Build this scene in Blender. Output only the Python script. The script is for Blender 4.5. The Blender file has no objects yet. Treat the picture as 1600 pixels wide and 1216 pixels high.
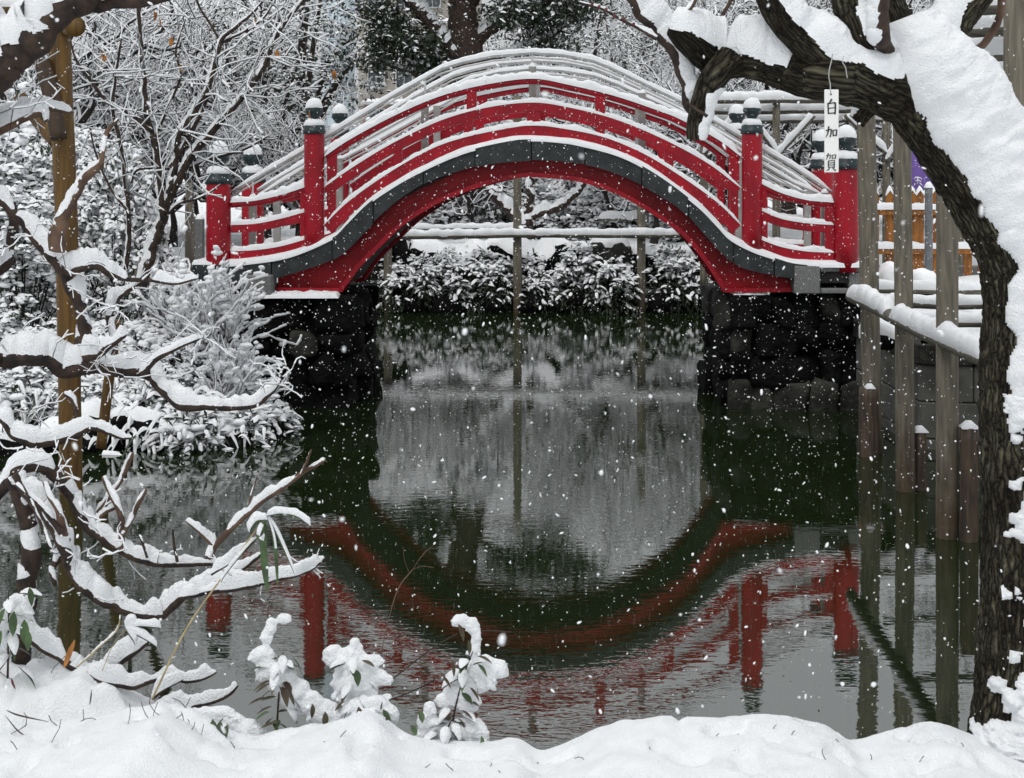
import bpy, math, random
import numpy as np

# ------------------------------------------------------------------ camera
SC = bpy.context.scene
H, F = 2.68, 2400.0            # camera height over the water, focal length in photo pixels
cam_d = bpy.data.cameras.new('camera')
cam = bpy.data.objects.new('camera', cam_d)
SC.collection.objects.link(cam)
cam.location = (0, 0, H)
cam.rotation_euler = (math.radians(90), 0, 0)
cam_d.sensor_width = 36.0
cam_d.lens = 54.0
cam_d.shift_y = -348.0 / 1600.0
cam_d.clip_start = 0.05
cam_d.clip_end = 3000
cam_d.dof.use_dof = True
cam_d.dof.focus_distance = 13.0
cam_d.dof.aperture_fstop = 13.0
SC.camera = cam

# ------------------------------------------------------------------ sky, sun, exposure
SUN_EL, SUN_ROT = math.radians(58), math.radians(205)
world = bpy.data.worlds.new('World')
SC.world = world
world.use_nodes = True
nt = world.node_tree
nt.nodes.clear()
sky = nt.nodes.new('ShaderNodeTexSky')
sky.sky_type = 'NISHITA'
sky.sun_disc = False
sky.sun_elevation = SUN_EL
sky.sun_rotation = SUN_ROT
sky.air_density = 1.6
sky.dust_density = 5.0
sky.ozone_density = 1.0
hs = nt.nodes.new('ShaderNodeHueSaturation')      # snow clouds: the blue is nearly gone
hs.inputs['Saturation'].default_value = 0.16
bgn = nt.nodes.new('ShaderNodeBackground')
bgn.inputs['Strength'].default_value = 0.11
wo = nt.nodes.new('ShaderNodeOutputWorld')
nt.links.new(sky.outputs['Color'], hs.inputs['Color'])
# an even layer of snow cloud: overcast sky, three times brighter overhead than at the horizon
tcw = nt.nodes.new('ShaderNodeTexCoord'); sxyz = nt.nodes.new('ShaderNodeSeparateXYZ')
nt.links.new(tcw.outputs['Generated'], sxyz.inputs['Vector'])
mr = nt.nodes.new('ShaderNodeMapRange')
mr.inputs['From Min'].default_value = 0.0; mr.inputs['From Max'].default_value = 1.0
mr.inputs['To Min'].default_value = 0.58; mr.inputs['To Max'].default_value = 1.0
nt.links.new(sxyz.outputs['Z'], mr.inputs['Value'])
cl_ = nt.nodes.new('ShaderNodeVectorMath'); cl_.operation = 'SCALE'
cl_.inputs[0].default_value = (8.2, 8.45, 8.7)
nt.links.new(mr.outputs['Result'], cl_.inputs['Scale'])
mx = nt.nodes.new('ShaderNodeMix')
mx.data_type = 'RGBA'
mx.inputs['Factor'].default_value = 0.85
nt.links.new(hs.outputs['Color'], mx.inputs[6])
nt.links.new(cl_.outputs['Vector'], mx.inputs[7])
nt.links.new(mx.outputs[2], bgn.inputs['Color'])
nt.links.new(bgn.outputs['Background'], wo.inputs['Surface'])
sun_d = bpy.data.lights.new('sun', 'SUN')
sun_d.energy = 1.0
sun_d.angle = math.radians(24)
sun_d.color = (1.0, 0.97, 0.93)
sun = bpy.data.objects.new('sun', sun_d)
SC.collection.objects.link(sun)
sun.rotation_euler = (math.radians(90) - SUN_EL, 0, math.pi - SUN_ROT)
SC.view_settings.view_transform = 'Standard'
SC.view_settings.look = 'None'
SC.view_settings.gamma = 1.0
SC.view_settings.use_curve_mapping = False
SC.view_settings.exposure = 0.1
SC.render.engine = 'CYCLES'
SC.cycles.use_denoising = True
SC.cycles.use_adaptive_sampling = True
SC.cycles.adaptive_threshold = 0.03
SC.cycles.max_bounces = 6
SC.cycles.diffuse_bounces = 4
SC.cycles.glossy_bounces = 2
SC.cycles.transparent_max_bounces = 4
SC.cycles.caustics_reflective = False
SC.cycles.caustics_refractive = False

rng = np.random.default_rng(7)
random.seed(7)
COL = SC.collection
PI = math.pi

# ------------------------------------------------------------------ helpers
def P(px, py, Y):
    "photo pixel at a given distance -> the point of the place that stands there"
    return np.array(((px - 800.0) * Y / F, Y, H - (py - 260.0) * Y / F))

def _hash(ix, iy, iz):
    n = (ix.astype(np.int64) * 374761393 + iy.astype(np.int64) * 668265263 + iz.astype(np.int64) * 2147483647 + 974711)
    n = (n ^ (n >> 13)) * 1274126177
    n = n & 0xffffffff
    n = n ^ (n >> 16)
    return (n & 0xffffff) / float(0xffffff)

def vn(p):
    "smooth value noise, 0..1"
    p = np.asarray(p, float)
    i = np.floor(p).astype(np.int64)
    f = p - i
    f = f * f * (3 - 2 * f)
    x, y, z = i[..., 0], i[..., 1], i[..., 2]
    fx, fy, fz = f[..., 0], f[..., 1], f[..., 2]
    def c(a, b, d): return _hash(x + a, y + b, z + d)
    x00 = c(0,0,0) * (1-fx) + c(1,0,0) * fx
    x10 = c(0,1,0) * (1-fx) + c(1,1,0) * fx
    x01 = c(0,0,1) * (1-fx) + c(1,0,1) * fx
    x11 = c(0,1,1) * (1-fx) + c(1,1,1) * fx
    return (x00 * (1-fy) + x10 * fy) * (1-fz) + (x01 * (1-fy) + x11 * fy) * fz

def fbm(p, o=3):
    p = np.asarray(p, float)
    s, a, t = 0.0, 1.0, 0.0
    for k in range(o):
        s = s + a * vn(p + k * 17.3)
        t += a; a *= 0.5; p = p * 2.03
    return s / t

def sm(a, b, x):
    t = np.clip((x - a) / (b - a), 0, 1)
    return t * t * (3 - 2 * t)

def nrm(v):
    return v / (np.linalg.norm(v, axis=-1, keepdims=True) + 1e-12)

def cr(pts, per=6):
    "Catmull-Rom through the points (any number of columns)"
    p = np.asarray(pts, float)
    if len(p) < 3: 
        t = np.linspace(0, 1, per + 1)[:, None]
        return p[0] * (1 - t) + p[-1] * t
    q = np.vstack([2 * p[0] - p[1], p, 2 * p[-1] - p[-2]])
    out = []
    for k in range(1, len(q) - 2):
        a, b, c, d = q[k-1], q[k], q[k+1], q[k+2]
        for t in np.linspace(0, 1, per, endpoint=False):
            out.append(0.5 * (2*b + (c-a)*t + (2*a-5*b+4*c-d)*t*t + (3*b-a-3*c+d)*t**3))
    out.append(p[-1])
    return np.array(out)

class MB:
    "collects faces; build() links them as one mesh object"
    def __init__(self):
        self.v, self.q, self.t, self.n = [], [], [], 0
    def add(self, v, q=None, t=None):
        v = np.asarray(v, float).reshape(-1, 3)
        if q is not None and len(q): self.q.append(np.asarray(q, np.int64).reshape(-1, 4) + self.n)
        if t is not None and len(t): self.t.append(np.asarray(t, np.int64).reshape(-1, 3) + self.n)
        self.v.append(v); self.n += len(v)
        return self
    def mesh(self, name, mat, smooth=True):
        me = bpy.data.meshes.new(name)
        if self.n:
            v = np.vstack(self.v)
            q = np.vstack(self.q) if self.q else np.zeros((0, 4), np.int64)
            t = np.vstack(self.t) if self.t else np.zeros((0, 3), np.int64)
            me.vertices.add(len(v)); me.vertices.foreach_set('co', v.astype(np.float32).ravel())
            me.loops.add(q.size + t.size); me.loops.foreach_set('vertex_index', np.concatenate([q.ravel(), t.ravel()]).astype(np.int32))
            me.polygons.add(len(q) + len(t))
            me.polygons.foreach_set('loop_start', np.concatenate([np.arange(len(q)) * 4, q.size + np.arange(len(t)) * 3]).astype(np.int32))
            me.polygons.foreach_set('use_smooth', np.full(len(q) + len(t), bool(smooth)))
            me.update(calc_edges=True); me.validate()
        if mat: me.materials.append(mat)
        return me
    def build(self, name, mat, parent=None, smooth=True):
        return link(name, self.mesh(name, mat, smooth), parent)

def link(name, me, parent=None):
    o = bpy.data.objects.new(name, me)
    COL.objects.link(o)
    if parent is not None: o.parent = parent
    return o

def tag(o, label=None, cat=None, group=None, kind=None):
    if label: o['label'] = label
    if cat: o['category'] = cat
    if group: o['group'] = group
    if kind: o['kind'] = kind
    return o

def empty(name, loc=(0, 0, 0), label=None, cat=None, group=None, rz=0):
    o = bpy.data.objects.new(name, None)
    o.empty_display_size = 0.1
    COL.objects.link(o); o.location = loc; o.rotation_euler = (0, 0, rz)
    return tag(o, label, cat, group)

def copy_tree(o, parent=None):
    c = o.copy(); COL.objects.link(c)
    if parent is not None: c.parent = parent
    for ch in list(o.children): copy_tree(ch, c)
    return c

def frames(path):
    p = np.asarray(path, float)
    T = np.gradient(p, axis=0); T = nrm(T)
    N = np.zeros_like(T)
    a = np.array((0., 0, 1)) if abs(T[0][2]) < 0.9 else np.array((1., 0, 0))
    N[0] = nrm(np.cross(T[0], a))
    for k in range(1, len(p)):
        v = N[k-1] - T[k] * np.dot(N[k-1], T[k])
        N[k] = nrm(v)
    return T, N, np.cross(T, N)

def tube(path, rad, n=10, cap=True, rough=0.0, fr=8.0, seed=0, ridge=0.0):
    p = np.asarray(path, float); m = len(p)
    r = np.broadcast_to(np.asarray(rad, float), (m,)).copy()
    T, N, B = frames(p)
    a = np.arange(n) * 2 * PI / n
    d = N[:, None, :] * np.cos(a)[None, :, None] + B[:, None, :] * np.sin(a)[None, :, None]
    R = np.repeat(r[:, None], n, 1)
    if rough:
        pos = p[:, None, :] + d * R[:, :, None]
        R = R * (1 + rough * (fbm(pos * fr + seed, 3) - 0.5) * 2)
    v = p[:, None, :] + d * R[:, :, None]
    i = np.arange(m - 1)[:, None] * n; j = np.arange(n)[None, :]
    j2 = (j + 1) % n
    q = np.stack([i + j, i + j2, i + n + j2, i + n + j], -1).reshape(-1, 4)
    V = v.reshape(-1, 3); t = []
    if cap:
        V = np.vstack([V, p[0], p[-1]])
        for k in range(n):
            t.append((m * n, (k + 1) % n, k)); t.append((m * n + 1, (m - 1) * n + k, (m - 1) * n + (k + 1) % n))
    return V, q, t

def segs(p0, p1, r0, r1, n=4):
    "many small tapered prisms at once"
    p0, p1 = np.asarray(p0, float), np.asarray(p1, float)
    r0, r1 = np.asarray(r0, float), np.asarray(r1, float)
    T = nrm(p1 - p0)
    ref = np.where(np.abs(T[:, 2:3]) < 0.9, np.array([[0., 0, 1]]), np.array([[1., 0, 0]]))
    N = nrm(np.cross(T, ref)); B = np.cross(N, T)
    a = np.arange(n) * 2 * PI / n + PI / 4
    d = N[:, None, :] * np.cos(a)[None, :, None] + B[:, None, :] * np.sin(a)[None, :, None]
    v = np.concatenate([p0[:, None, :] + d * r0[:, None, None], p1[:, None, :] + d * r1[:, None, None]], 1)
    base = (np.arange(len(p0)) * 2 * n)[:, None, None]
    j = np.arange(n); f = np.stack([j, (j + 1) % n, n + (j + 1) % n, n + j], -1)[None]
    return v.reshape(-1, 3), (base + f).reshape(-1, 4), None

def snow_segs(p0, p1, r0, r1, h=0.012, f=0.8):
    "snow lying along twigs"
    p0, p1 = np.asarray(p0, float), np.asarray(p1, float)
    T = nrm(p1 - p0)
    g = np.sqrt(np.clip(1 - T[:, 2] ** 2, 0, 1))
    k = g > 0.3
    p0, p1, g = p0[k], p1[k], g[k]
    r0, r1 = np.asarray(r0)[k], np.asarray(r1)[k]
    hh = h * g * (0.6 + 0.8 * rng.random(len(p0)))
    up0 = np.zeros_like(p0); up0[:, 2] = r0 * 0.7 + hh * 0.55
    up1 = np.zeros_like(p0); up1[:, 2] = r1 * 0.7 + hh * 0.55
    return segs(p0 + up0, p1 + up1, r0 * f + hh * 0.55, r1 * f + hh * 0.55, 4)

def snow_shell(path, rad, h, D=(0, 0, 1), n=18, amax=1.9, lo=0.05, fr=9.0, edge=0.5, lump=0.6, seed=0, taper=0.06, gmin=0.2, fine=0.0, side=0.5, gap=0.0, gfr=7.0):
    "snow lying on a branch or trunk: a shell over the side that faces D"
    p = np.asarray(path, float); m = len(p)
    r = np.broadcast_to(np.asarray(rad, float), (m,)); h = np.broadcast_to(np.asarray(h, float), (m,))
    D = nrm(np.asarray(D, float))
    T = nrm(np.gradient(p, axis=0))
    S = np.cross(T, D); g = np.linalg.norm(S, axis=1)
    S = nrm(S); U = np.cross(S, T)
    a = np.linspace(-amax, amax, n)
    d = U[:, None, :] * np.cos(a)[None, :, None] + S[:, None, :] * np.sin(a)[None, :, None]
    base = p[:, None, :] + d * (r[:, None, None] * 0.97)
    nz = fbm(base * fr + seed, 3) - 0.5
    nz2 = fbm(base * fr * 0.35 + seed + 40, 2) - 0.5
    ca = np.cos(a)[None, :] + (nz + nz2) * edge
    w = np.clip((ca - lo) / (1 - lo), -0.3, 1)
    w = np.sign(w) * np.abs(w) ** 0.8
    L = np.linspace(0, 1, m)
    tp = np.clip(np.minimum(L, 1 - L) / max(taper, 1e-6), 0, 1) ** 0.5
    gg = sm(gmin, gmin + 0.35, g)
    if gap:
        gate = np.clip((fbm(p * gfr + seed * 1.3 + 80, 2) - gap) / 0.14, 0, 1); gg = gg * gate ** 0.6
    t = (h * gg * tp)[:, None] * w * (1 + lump * 2 * nz)
    if fine: t = t + np.where(t > 0, fine * (fbm(base * fr * 6 + seed, 2) - 0.5) * 2, 0)
    tt = np.where(t > 0, t, -0.06 * r[:, None])
    v = base + D * np.maximum(tt, 0)[:, :, None] + d * (tt * side)[:, :, None]
    i = np.arange(m - 1)[:, None] * n; j = np.arange(n - 1)[None, :]
    q = np.stack([i + j, i + j + 1, i + n + j + 1, i + n + j], -1).reshape(-1, 4)
    keep = (t.ravel()[q] > 0).any(1)
    return v.reshape(-1, 3), q[keep], None

def ribbon(path, w, h, side=(0, 1, 0), n=9, fr=7.0, seed=0, amp=0.35, sink=0.004, taper=0.03):
    "snow lying along a flat rail: half round section, uneven height; path is the rail's top line"
    p = np.asarray(path, float); m = len(p)
    s = nrm(np.asarray(side, float)); 
    a = np.linspace(0, PI, n)
    L = np.linspace(0, 1, m); tp = np.clip(np.minimum(L, 1 - L) / taper, 0.05, 1) ** 0.5
    nz = fbm(p * fr + seed, 3) - 0.5
    hh = h * tp * (1 + amp * 2 * nz)
    ww = w * (1 + amp * 0.5 * (fbm(p * fr * 1.7 + seed + 9, 2) - 0.5))
    v = p[:, None, :] + s[None, None, :] * (np.cos(a)[None, :, None] * ww[:, None, None])
    pos = v + 0
    loc = 1 + amp * (fbm(pos * fr * 4 + seed, 2) - 0.5)
    v[:, :, 2] += (np.sin(a) ** 0.6)[None, :] * hh[:, None] * loc - sink
    i = np.arange(m - 1)[:, None] * n; j = np.arange(n - 1)[None, :]
    q = np.stack([i + j, i + n + j, i + n + j + 1, i + j + 1], -1).reshape(-1, 4)
    V = v.reshape(-1, 3)
    t = []
    for k in range(1, n - 1):
        t.append((0, k, k + 1)); t.append(((m-1)*n, (m-1)*n + k + 1, (m-1)*n + k))
    return V, q, t

def box(x0, x1, y0, y1, z0, z1, b=0.0):
    v = np.array([(x, y, z) for z in (z0, z1) for y in (y0, y1) for x in (x0, x1)], float)
    q = [(0,2,3,1), (4,5,7,6), (0,1,5,4), (2,6,7,3), (0,4,6,2), (1,3,7,5)]
    return v, q, None

def bevel_box(x0, x1, y0, y1, z0, z1, b=0.01):
    "box with chamfered edges (24 verts)"
    c = np.array(((x0+x1)/2, (y0+y1)/2, (z0+z1)/2)); s = np.array(((x1-x0)/2, (y1-y0)/2, (z1-z0)/2))
    b = min(b, s.min() * 0.9)
    V, idx = [], {}
    for sx in (-1, 1):
        for sy in (-1, 1):
            for sz in (-1, 1):
                sg = np.array((sx, sy, sz))
                for ax in range(3):
                    e = s - b; e[ax] = s[ax]
                    idx[(sx, sy, sz, ax)] = len(V); V.append(c + sg * e)
    q, t = [], []
    for ax in range(3):
        o1, o2 = [k for k in range(3) if k != ax]
        for sg in (-1, 1):
            f = []
            for (u, w) in ((-1,-1), (1,-1), (1,1), (-1,1)):
                k = [0, 0, 0]; k[ax] = sg; k[o1] = u; k[o2] = w
                f.append(idx[(k[0], k[1], k[2], ax)])
            if (sg > 0) == (ax == 1): f = f[::-1]
            q.append(f)
    for ax in range(3):                                       # edges along ax
        o1, o2 = [k for k in range(3) if k != ax]
        for u in (-1, 1):
            for w in (-1, 1):
                k0 = [0,0,0]; k0[o1] = u; k0[o2] = w; k1 = list(k0); k0[ax] = -1; k1[ax] = 1
                f = [idx[(*k0, o1)], idx[(*k1, o1)], idx[(*k1, o2)], idx[(*k0, o2)]]
                q.append(f)
    for sx in (-1, 1):
        for sy in (-1, 1):
            for sz in (-1, 1):
                t.append([idx[(sx, sy, sz, a)] for a in range(3)])
    return np.array(V), q, t

def lathe(prof, c=(0, 0, 0), n=20):
    "prof: (radius, z) from bottom to top"
    pr = np.asarray(prof, float); m = len(pr)
    a = np.arange(n) * 2 * PI / n
    v = np.stack([pr[:, 0:1] * np.cos(a), pr[:, 0:1] * np.sin(a), np.repeat(pr[:, 1:2], n, 1)], -1) + np.asarray(c, float)
    i = np.arange(m - 1)[:, None] * n; j = np.arange(n)[None, :]; j2 = (j + 1) % n
    q = np.stack([i + j, i + j2, i + n + j2, i + n + j], -1).reshape(-1, 4)
    return v.reshape(-1, 3), q, None

_ico = {}
def ico(sub=2):
    if sub in _ico: return _ico[sub]
    import bmesh
    bm = bmesh.new(); bmesh.ops.create_icosphere(bm, subdivisions=sub, radius=1.0)
    v = np.array([x.co[:] for x in bm.verts]); t = np.array([[x.index for x in f.verts] for f in bm.faces]); bm.free()
    _ico[sub] = (v, t)
    return v, t

def rock(size, seed, sub=3, cuts=9, rough=0.12):
    "angular boulder about the origin, plus the snow cap lying on it"
    rs = np.random.default_rng(seed)
    v, t = ico(sub); v = v.copy()
    for k in range(cuts):
        nvec = nrm(rs.normal(size=3)); off = 0.55 + 0.3 * rs.random()
        dd = v @ nvec
        v = v - np.clip(dd - off, 0, None)[:, None] * nvec * 0.9
    v = v * (1 + rough * (fbm(v * 2.6 + seed, 3) - 0.5)[:, None] * 2)
    v = v * np.asarray(size)
    return v, t

def top_cap(v, t, h, lo=0.35, seed=0, fr=6.0, edge=0.5):
    "snow on the faces of a closed mesh that look up"
    fn = np.cross(v[t[:, 1]] - v[t[:, 0]], v[t[:, 2]] - v[t[:, 0]])
    vnm = np.zeros_like(v)
    for k in range(3): np.add.at(vnm, t[:, k], fn)
    vnm = nrm(vnm)
    w = vnm[:, 2] - lo + edge * (fbm(v * fr + seed, 3) - 0.5)
    tt = np.clip(w / 0.35, 0, 1) ** 0.6 * h * (1 + 0.8 * (fbm(v * fr * 1.5 + seed + 5, 2) - 0.5))
    V = v + vnm * (tt * 0.3 - 0.004 * (tt <= 0))[:, None]; V[:, 2] += tt
    keep = (tt[t] > 0).any(1)
    return V, t[keep]

def scatter(tv, tt, pos, mats):
    "copies of one small template (verts, tris) at pos with 3x3 matrices"
    pos = np.asarray(pos, float); n = len(pos)
    v = np.einsum('nij,kj->nki', mats, tv) + pos[:, None, :]
    t = np.asarray(tt)[None] + (np.arange(n) * len(tv))[:, None, None]
    return v.reshape(-1, 3), None, t.reshape(-1, 3)

def rotmats(yaw, pitch, roll, scale):
    cy, sy = np.cos(yaw), np.sin(yaw); cp, sp = np.cos(pitch), np.sin(pitch); c, s = np.cos(roll), np.sin(roll)
    n = len(yaw); Z = np.zeros(n); O = np.ones(n)
    Rz = np.stack([np.stack([cy, -sy, Z], -1), np.stack([sy, cy, Z], -1), np.stack([Z, Z, O], -1)], 1)
    Ry = np.stack([np.stack([cp, Z, -sp], -1), np.stack([Z, O, Z], -1), np.stack([sp, Z, cp], -1)], 1)
    Rx = np.stack([np.stack([O, Z, Z], -1), np.stack([Z, c, -s], -1), np.stack([Z, s, c], -1)], 1)
    return np.einsum('nij,njk,nkl->nil', Rz, Ry, Rx) * np.asarray(scale).reshape(n, 1, -1)

ORD = ['first', 'second', 'third', 'fourth', 'fifth', 'sixth', 'seventh', 'eighth', 'ninth', 'tenth', 'eleventh', 'twelfth', 'thirteenth',
       'fourteenth', 'fifteenth', 'sixteenth', 'seventeenth', 'eighteenth', 'nineteenth', 'twentieth']

# ------------------------------------------------------------------ materials
def mat(name, col, rough=0.7, var=0.25, scale=6.0, bump=0.0, bscale=40.0, col2=None, stretch=(1, 1, 1), metallic=0.0, spec=0.5, fac=(0.35, 0.65), detail=5.0, bdist=0.01):
    m = bpy.data.materials.new(name); m.use_nodes = True
    n = m.node_tree.nodes; l = m.node_tree.links
    b = n['Principled BSDF']
    b.inputs['Roughness'].default_value = rough
    b.inputs['Metallic'].default_value = metallic
    b.inputs['Specular IOR Level'].default_value = spec
    tc = n.new('ShaderNodeTexCoord'); mp = n.new('ShaderNodeMapping')
    mp.inputs['Scale'].default_value = stretch
    l.new(tc.outputs['Object'], mp.inputs['Vector'])
    nz = n.new('ShaderNodeTexNoise'); nz.inputs['Scale'].default_value = scale; nz.inputs['Detail'].default_value = detail
    l.new(mp.outputs['Vector'], nz.inputs['Vector'])
    rp = n.new('ShaderNodeValToRGB')
    c = np.array(col)
    c2 = np.array(col2) if col2 is not None else c * (1 - var)
    c1 = c if col2 is not None else np.clip(c * (1 + var), 0, 1)
    rp.color_ramp.elements[0].position = fac[0]; rp.color_ramp.elements[0].color = (*c2, 1)
    rp.color_ramp.elements[1].position = fac[1]; rp.color_ramp.elements[1].color = (*c1, 1)
    l.new(nz.outputs['Fac'], rp.inputs['Fac']); l.new(rp.outputs['Color'], b.inputs['Base Color'])
    if bump:
        n2 = n.new('ShaderNodeTexNoise'); n2.inputs['Scale'].default_value = bscale; n2.inputs['Detail'].default_value = 6
        l.new(mp.outputs['Vector'], n2.inputs['Vector'])
        bp = n.new('ShaderNodeBump'); bp.inputs['Strength'].default_value = bump; bp.inputs['Distance'].default_value = bdist
        l.new(n2.outputs['Fac'], bp.inputs['Height']); l.new(bp.outputs['Normal'], b.inputs['Normal'])
    return m

M = {}
M['snow'] = mat('snow', (0.88, 0.90, 0.92), 0.75, 0.03, 9, 0.8, 120, spec=0.2, bdist=0.013)
M['snow_fine'] = mat('snow_loose', (0.89, 0.905, 0.925), 0.8, 0.03, 20, 0, spec=0.2)
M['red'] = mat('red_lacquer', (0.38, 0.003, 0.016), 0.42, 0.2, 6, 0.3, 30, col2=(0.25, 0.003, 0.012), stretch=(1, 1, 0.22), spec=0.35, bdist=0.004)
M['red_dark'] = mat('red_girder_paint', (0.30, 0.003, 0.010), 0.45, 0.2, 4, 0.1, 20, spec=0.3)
M['fascia'] = mat('dark_copper_plate', (0.030, 0.035, 0.037), 0.55, 0.35, 7, 0.2, 60, spec=0.35, bdist=0.004)
M['bronze'] = mat('green_bronze', (0.014, 0.028, 0.031), 0.45, 0.4, 14, 0.1, 50, spec=0.4)
M['under'] = mat('shade_black', (0.012, 0.011, 0.011), 0.8, 0.3, 8)  # near-black carries the shade under the deck, behind plates and in the recess
M['steel'] = mat('brushed_steel', (0.50, 0.51, 0.50), 0.4, 0.12, 9, metallic=0.25)
M['greypost'] = mat('grey_post_paint', (0.26, 0.255, 0.24), 0.5, 0.12, 9)
M['wood'] = mat('weathered_wood', (0.22, 0.195, 0.15), 0.85, 0.3, 7, 0.6, 9, col2=(0.085, 0.078, 0.06), stretch=(5, 5, 0.5), fac=(0.3, 0.68), bdist=0.012)
def wet_foot(m, z0=0.05, z1=0.75):
    "posts are darker and browner where they stand in the pond, up to an uneven tide mark"
    n = m.node_tree.nodes; l = m.node_tree.links; b = n['Principled BSDF']
    src = b.inputs['Base Color'].links[0].from_socket
    ge = n.new('ShaderNodeNewGeometry'); sp = n.new('ShaderNodeSeparateXYZ'); l.new(ge.outputs['Position'], sp.inputs['Vector'])
    nz = n.new('ShaderNodeTexNoise'); nz.inputs['Scale'].default_value = 9; l.new(ge.outputs['Position'], nz.inputs['Vector'])
    ad = n.new('ShaderNodeMath'); ad.operation = 'MULTIPLY_ADD'; ad.inputs[1].default_value = 0.55
    l.new(nz.outputs['Fac'], ad.inputs[0]); l.new(sp.outputs['Z'], ad.inputs[2])
    mr = n.new('ShaderNodeMapRange'); mr.inputs['From Min'].default_value = z0 + 0.27; mr.inputs['From Max'].default_value = z1 + 0.27
    mr.inputs['To Min'].default_value = 1.0; mr.inputs['To Max'].default_value = 0.0
    l.new(ad.outputs['Value'], mr.inputs['Value'])
    mx = n.new('ShaderNodeMix'); mx.data_type = 'RGBA'; mx.blend_type = 'MULTIPLY'
    l.new(mr.outputs['Result'], mx.inputs[0]); l.new(src, mx.inputs[6]); mx.inputs[7].default_value = (0.42, 0.33, 0.25, 1)
    l.new(mx.outputs[2], b.inputs['Base Color'])
wet_foot(M['wood'])
M['wood_x'] = mat('weathered_log', (0.18, 0.165, 0.13), 0.85, 0.3, 7, 0.6, 9, col2=(0.06, 0.055, 0.045), stretch=(0.6, 4, 5), fac=(0.3, 0.68), bdist=0.012)
M['stub'] = mat('wet_brown_wood', (0.105, 0.07, 0.045), 0.7, 0.3, 7, 0.6, 9, col2=(0.03, 0.022, 0.016), stretch=(5, 5, 0.6), bdist=0.012)
M['yellow'] = mat('ochre_wood', (0.19, 0.098, 0.014), 0.6, 0.3, 6, 0.5, 9, col2=(0.055, 0.028, 0.008), stretch=(5, 5, 0.4), fac=(0.25, 0.7), bdist=0.008)
M['darkwood'] = mat('dark_stained_wood', (0.05, 0.03, 0.016), 0.7, 0.3, 6, 0.4, 9, stretch=(5, 5, 0.4))
M['orange'] = mat('orange_fence_wood', (0.34, 0.13, 0.018), 0.7, 0.3, 6, 0.3, 12, col2=(0.17, 0.06, 0.01), stretch=(4, 4, 0.6))
def bark_material():
    "furrowed bark: the pattern follows the stem (attribute 'stem': round, round, along)"
    m = bpy.data.materials.new('furrowed_bark'); m.use_nodes = True
    n = m.node_tree.nodes; l = m.node_tree.links; b = n['Principled BSDF']
    b.inputs['Roughness'].default_value = 0.9; b.inputs['Specular IOR Level'].default_value = 0.2
    at = n.new('ShaderNodeAttribute'); at.attribute_name = 'stem'
    def noise(sc, scale, det, dist=0.0):
        mp = n.new('ShaderNodeMapping'); mp.inputs['Scale'].default_value = sc
        l.new(at.outputs['Vector'], mp.inputs['Vector'])
        z = n.new('ShaderNodeTexNoise'); z.inputs['Scale'].default_value = scale; z.inputs['Detail'].default_value = det; z.inputs['Distortion'].default_value = dist
        l.new(mp.outputs['Vector'], z.inputs['Vector']); return z
    w_ = noise((1, 1, 0.5), 30, 4)
    c = noise((1, 1, 0.6), 7, 4)
    d = noise((1, 1, 0.7), 130, 5)
    mp = n.new('ShaderNodeMapping'); mp.inputs['Scale'].default_value = (1, 1, 0.17); l.new(at.outputs['Vector'], mp.inputs['Vector'])
    wa = n.new('ShaderNodeVectorMath'); wa.operation = 'MULTIPLY_ADD'; wa.inputs[1].default_value = (0.034, 0.034, 0.034)
    l.new(w_.outputs['Color'], wa.inputs[0]); l.new(mp.outputs['Vector'], wa.inputs[2])
    vo = n.new('ShaderNodeTexVoronoi'); vo.feature = 'DISTANCE_TO_EDGE'; vo.inputs['Scale'].default_value = 52
    l.new(wa.outputs['Vector'], vo.inputs['Vector'])
    a = n.new('ShaderNodeMath'); a.operation = 'MULTIPLY_ADD'; a.inputs[1].default_value = 0.30; a.inputs[2].default_value = -0.13
    l.new(d.outputs['Fac'], a.inputs[0])
    a2 = n.new('ShaderNodeMath'); a2.operation = 'ADD'; l.new(vo.outputs['Distance'], a2.inputs[0]); l.new(a.outputs['Value'], a2.inputs[1])
    r1 = n.new('ShaderNodeValToRGB'); e = r1.color_ramp.elements
    e[0].position = 0.03; e[0].color = (0.006, 0.005, 0.004, 1); e[1].position = 0.46; e[1].color = (0.145, 0.14, 0.115, 1)
    k = r1.color_ramp.elements.new(0.14); k.color = (0.05, 0.045, 0.034, 1)
    l.new(a2.outputs['Value'], r1.inputs['Fac'])
    r2 = n.new('ShaderNodeValToRGB'); e = r2.color_ramp.elements
    e[0].position = 0.36; e[0].color = (0.42, 0.36, 0.30, 1); e[1].position = 0.66; e[1].color = (1.0, 1.0, 0.82, 1)
    l.new(c.outputs['Fac'], r2.inputs['Fac'])
    mx = n.new('ShaderNodeMix'); mx.data_type = 'RGBA'; mx.blend_type = 'MULTIPLY'; mx.inputs[0].default_value = 1.0
    l.new(r1.outputs['Color'], mx.inputs[6]); l.new(r2.outputs['Color'], mx.inputs[7]); l.new(mx.outputs[2], b.inputs['Base Color'])
    ad = n.new('ShaderNodeMath'); ad.operation = 'MINIMUM'; ad.inputs[1].default_value = 0.35
    l.new(a2.outputs['Value'], ad.inputs[0])
    bp = n.new('ShaderNodeBump'); bp.inputs['Strength'].default_value = 1.0; bp.inputs['Distance'].default_value = 0.04
    l.new(ad.outputs['Value'], bp.inputs['Height']); l.new(bp.outputs['Normal'], b.inputs['Normal'])
    return m
M['bark'] = bark_material()
M['bark_dark'] = mat('wet_brown_bark', (0.06, 0.036, 0.024), 0.85, 0.4, 18, 0.8, 40, col2=(0.014, 0.010, 0.009), bdist=0.012)
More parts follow.
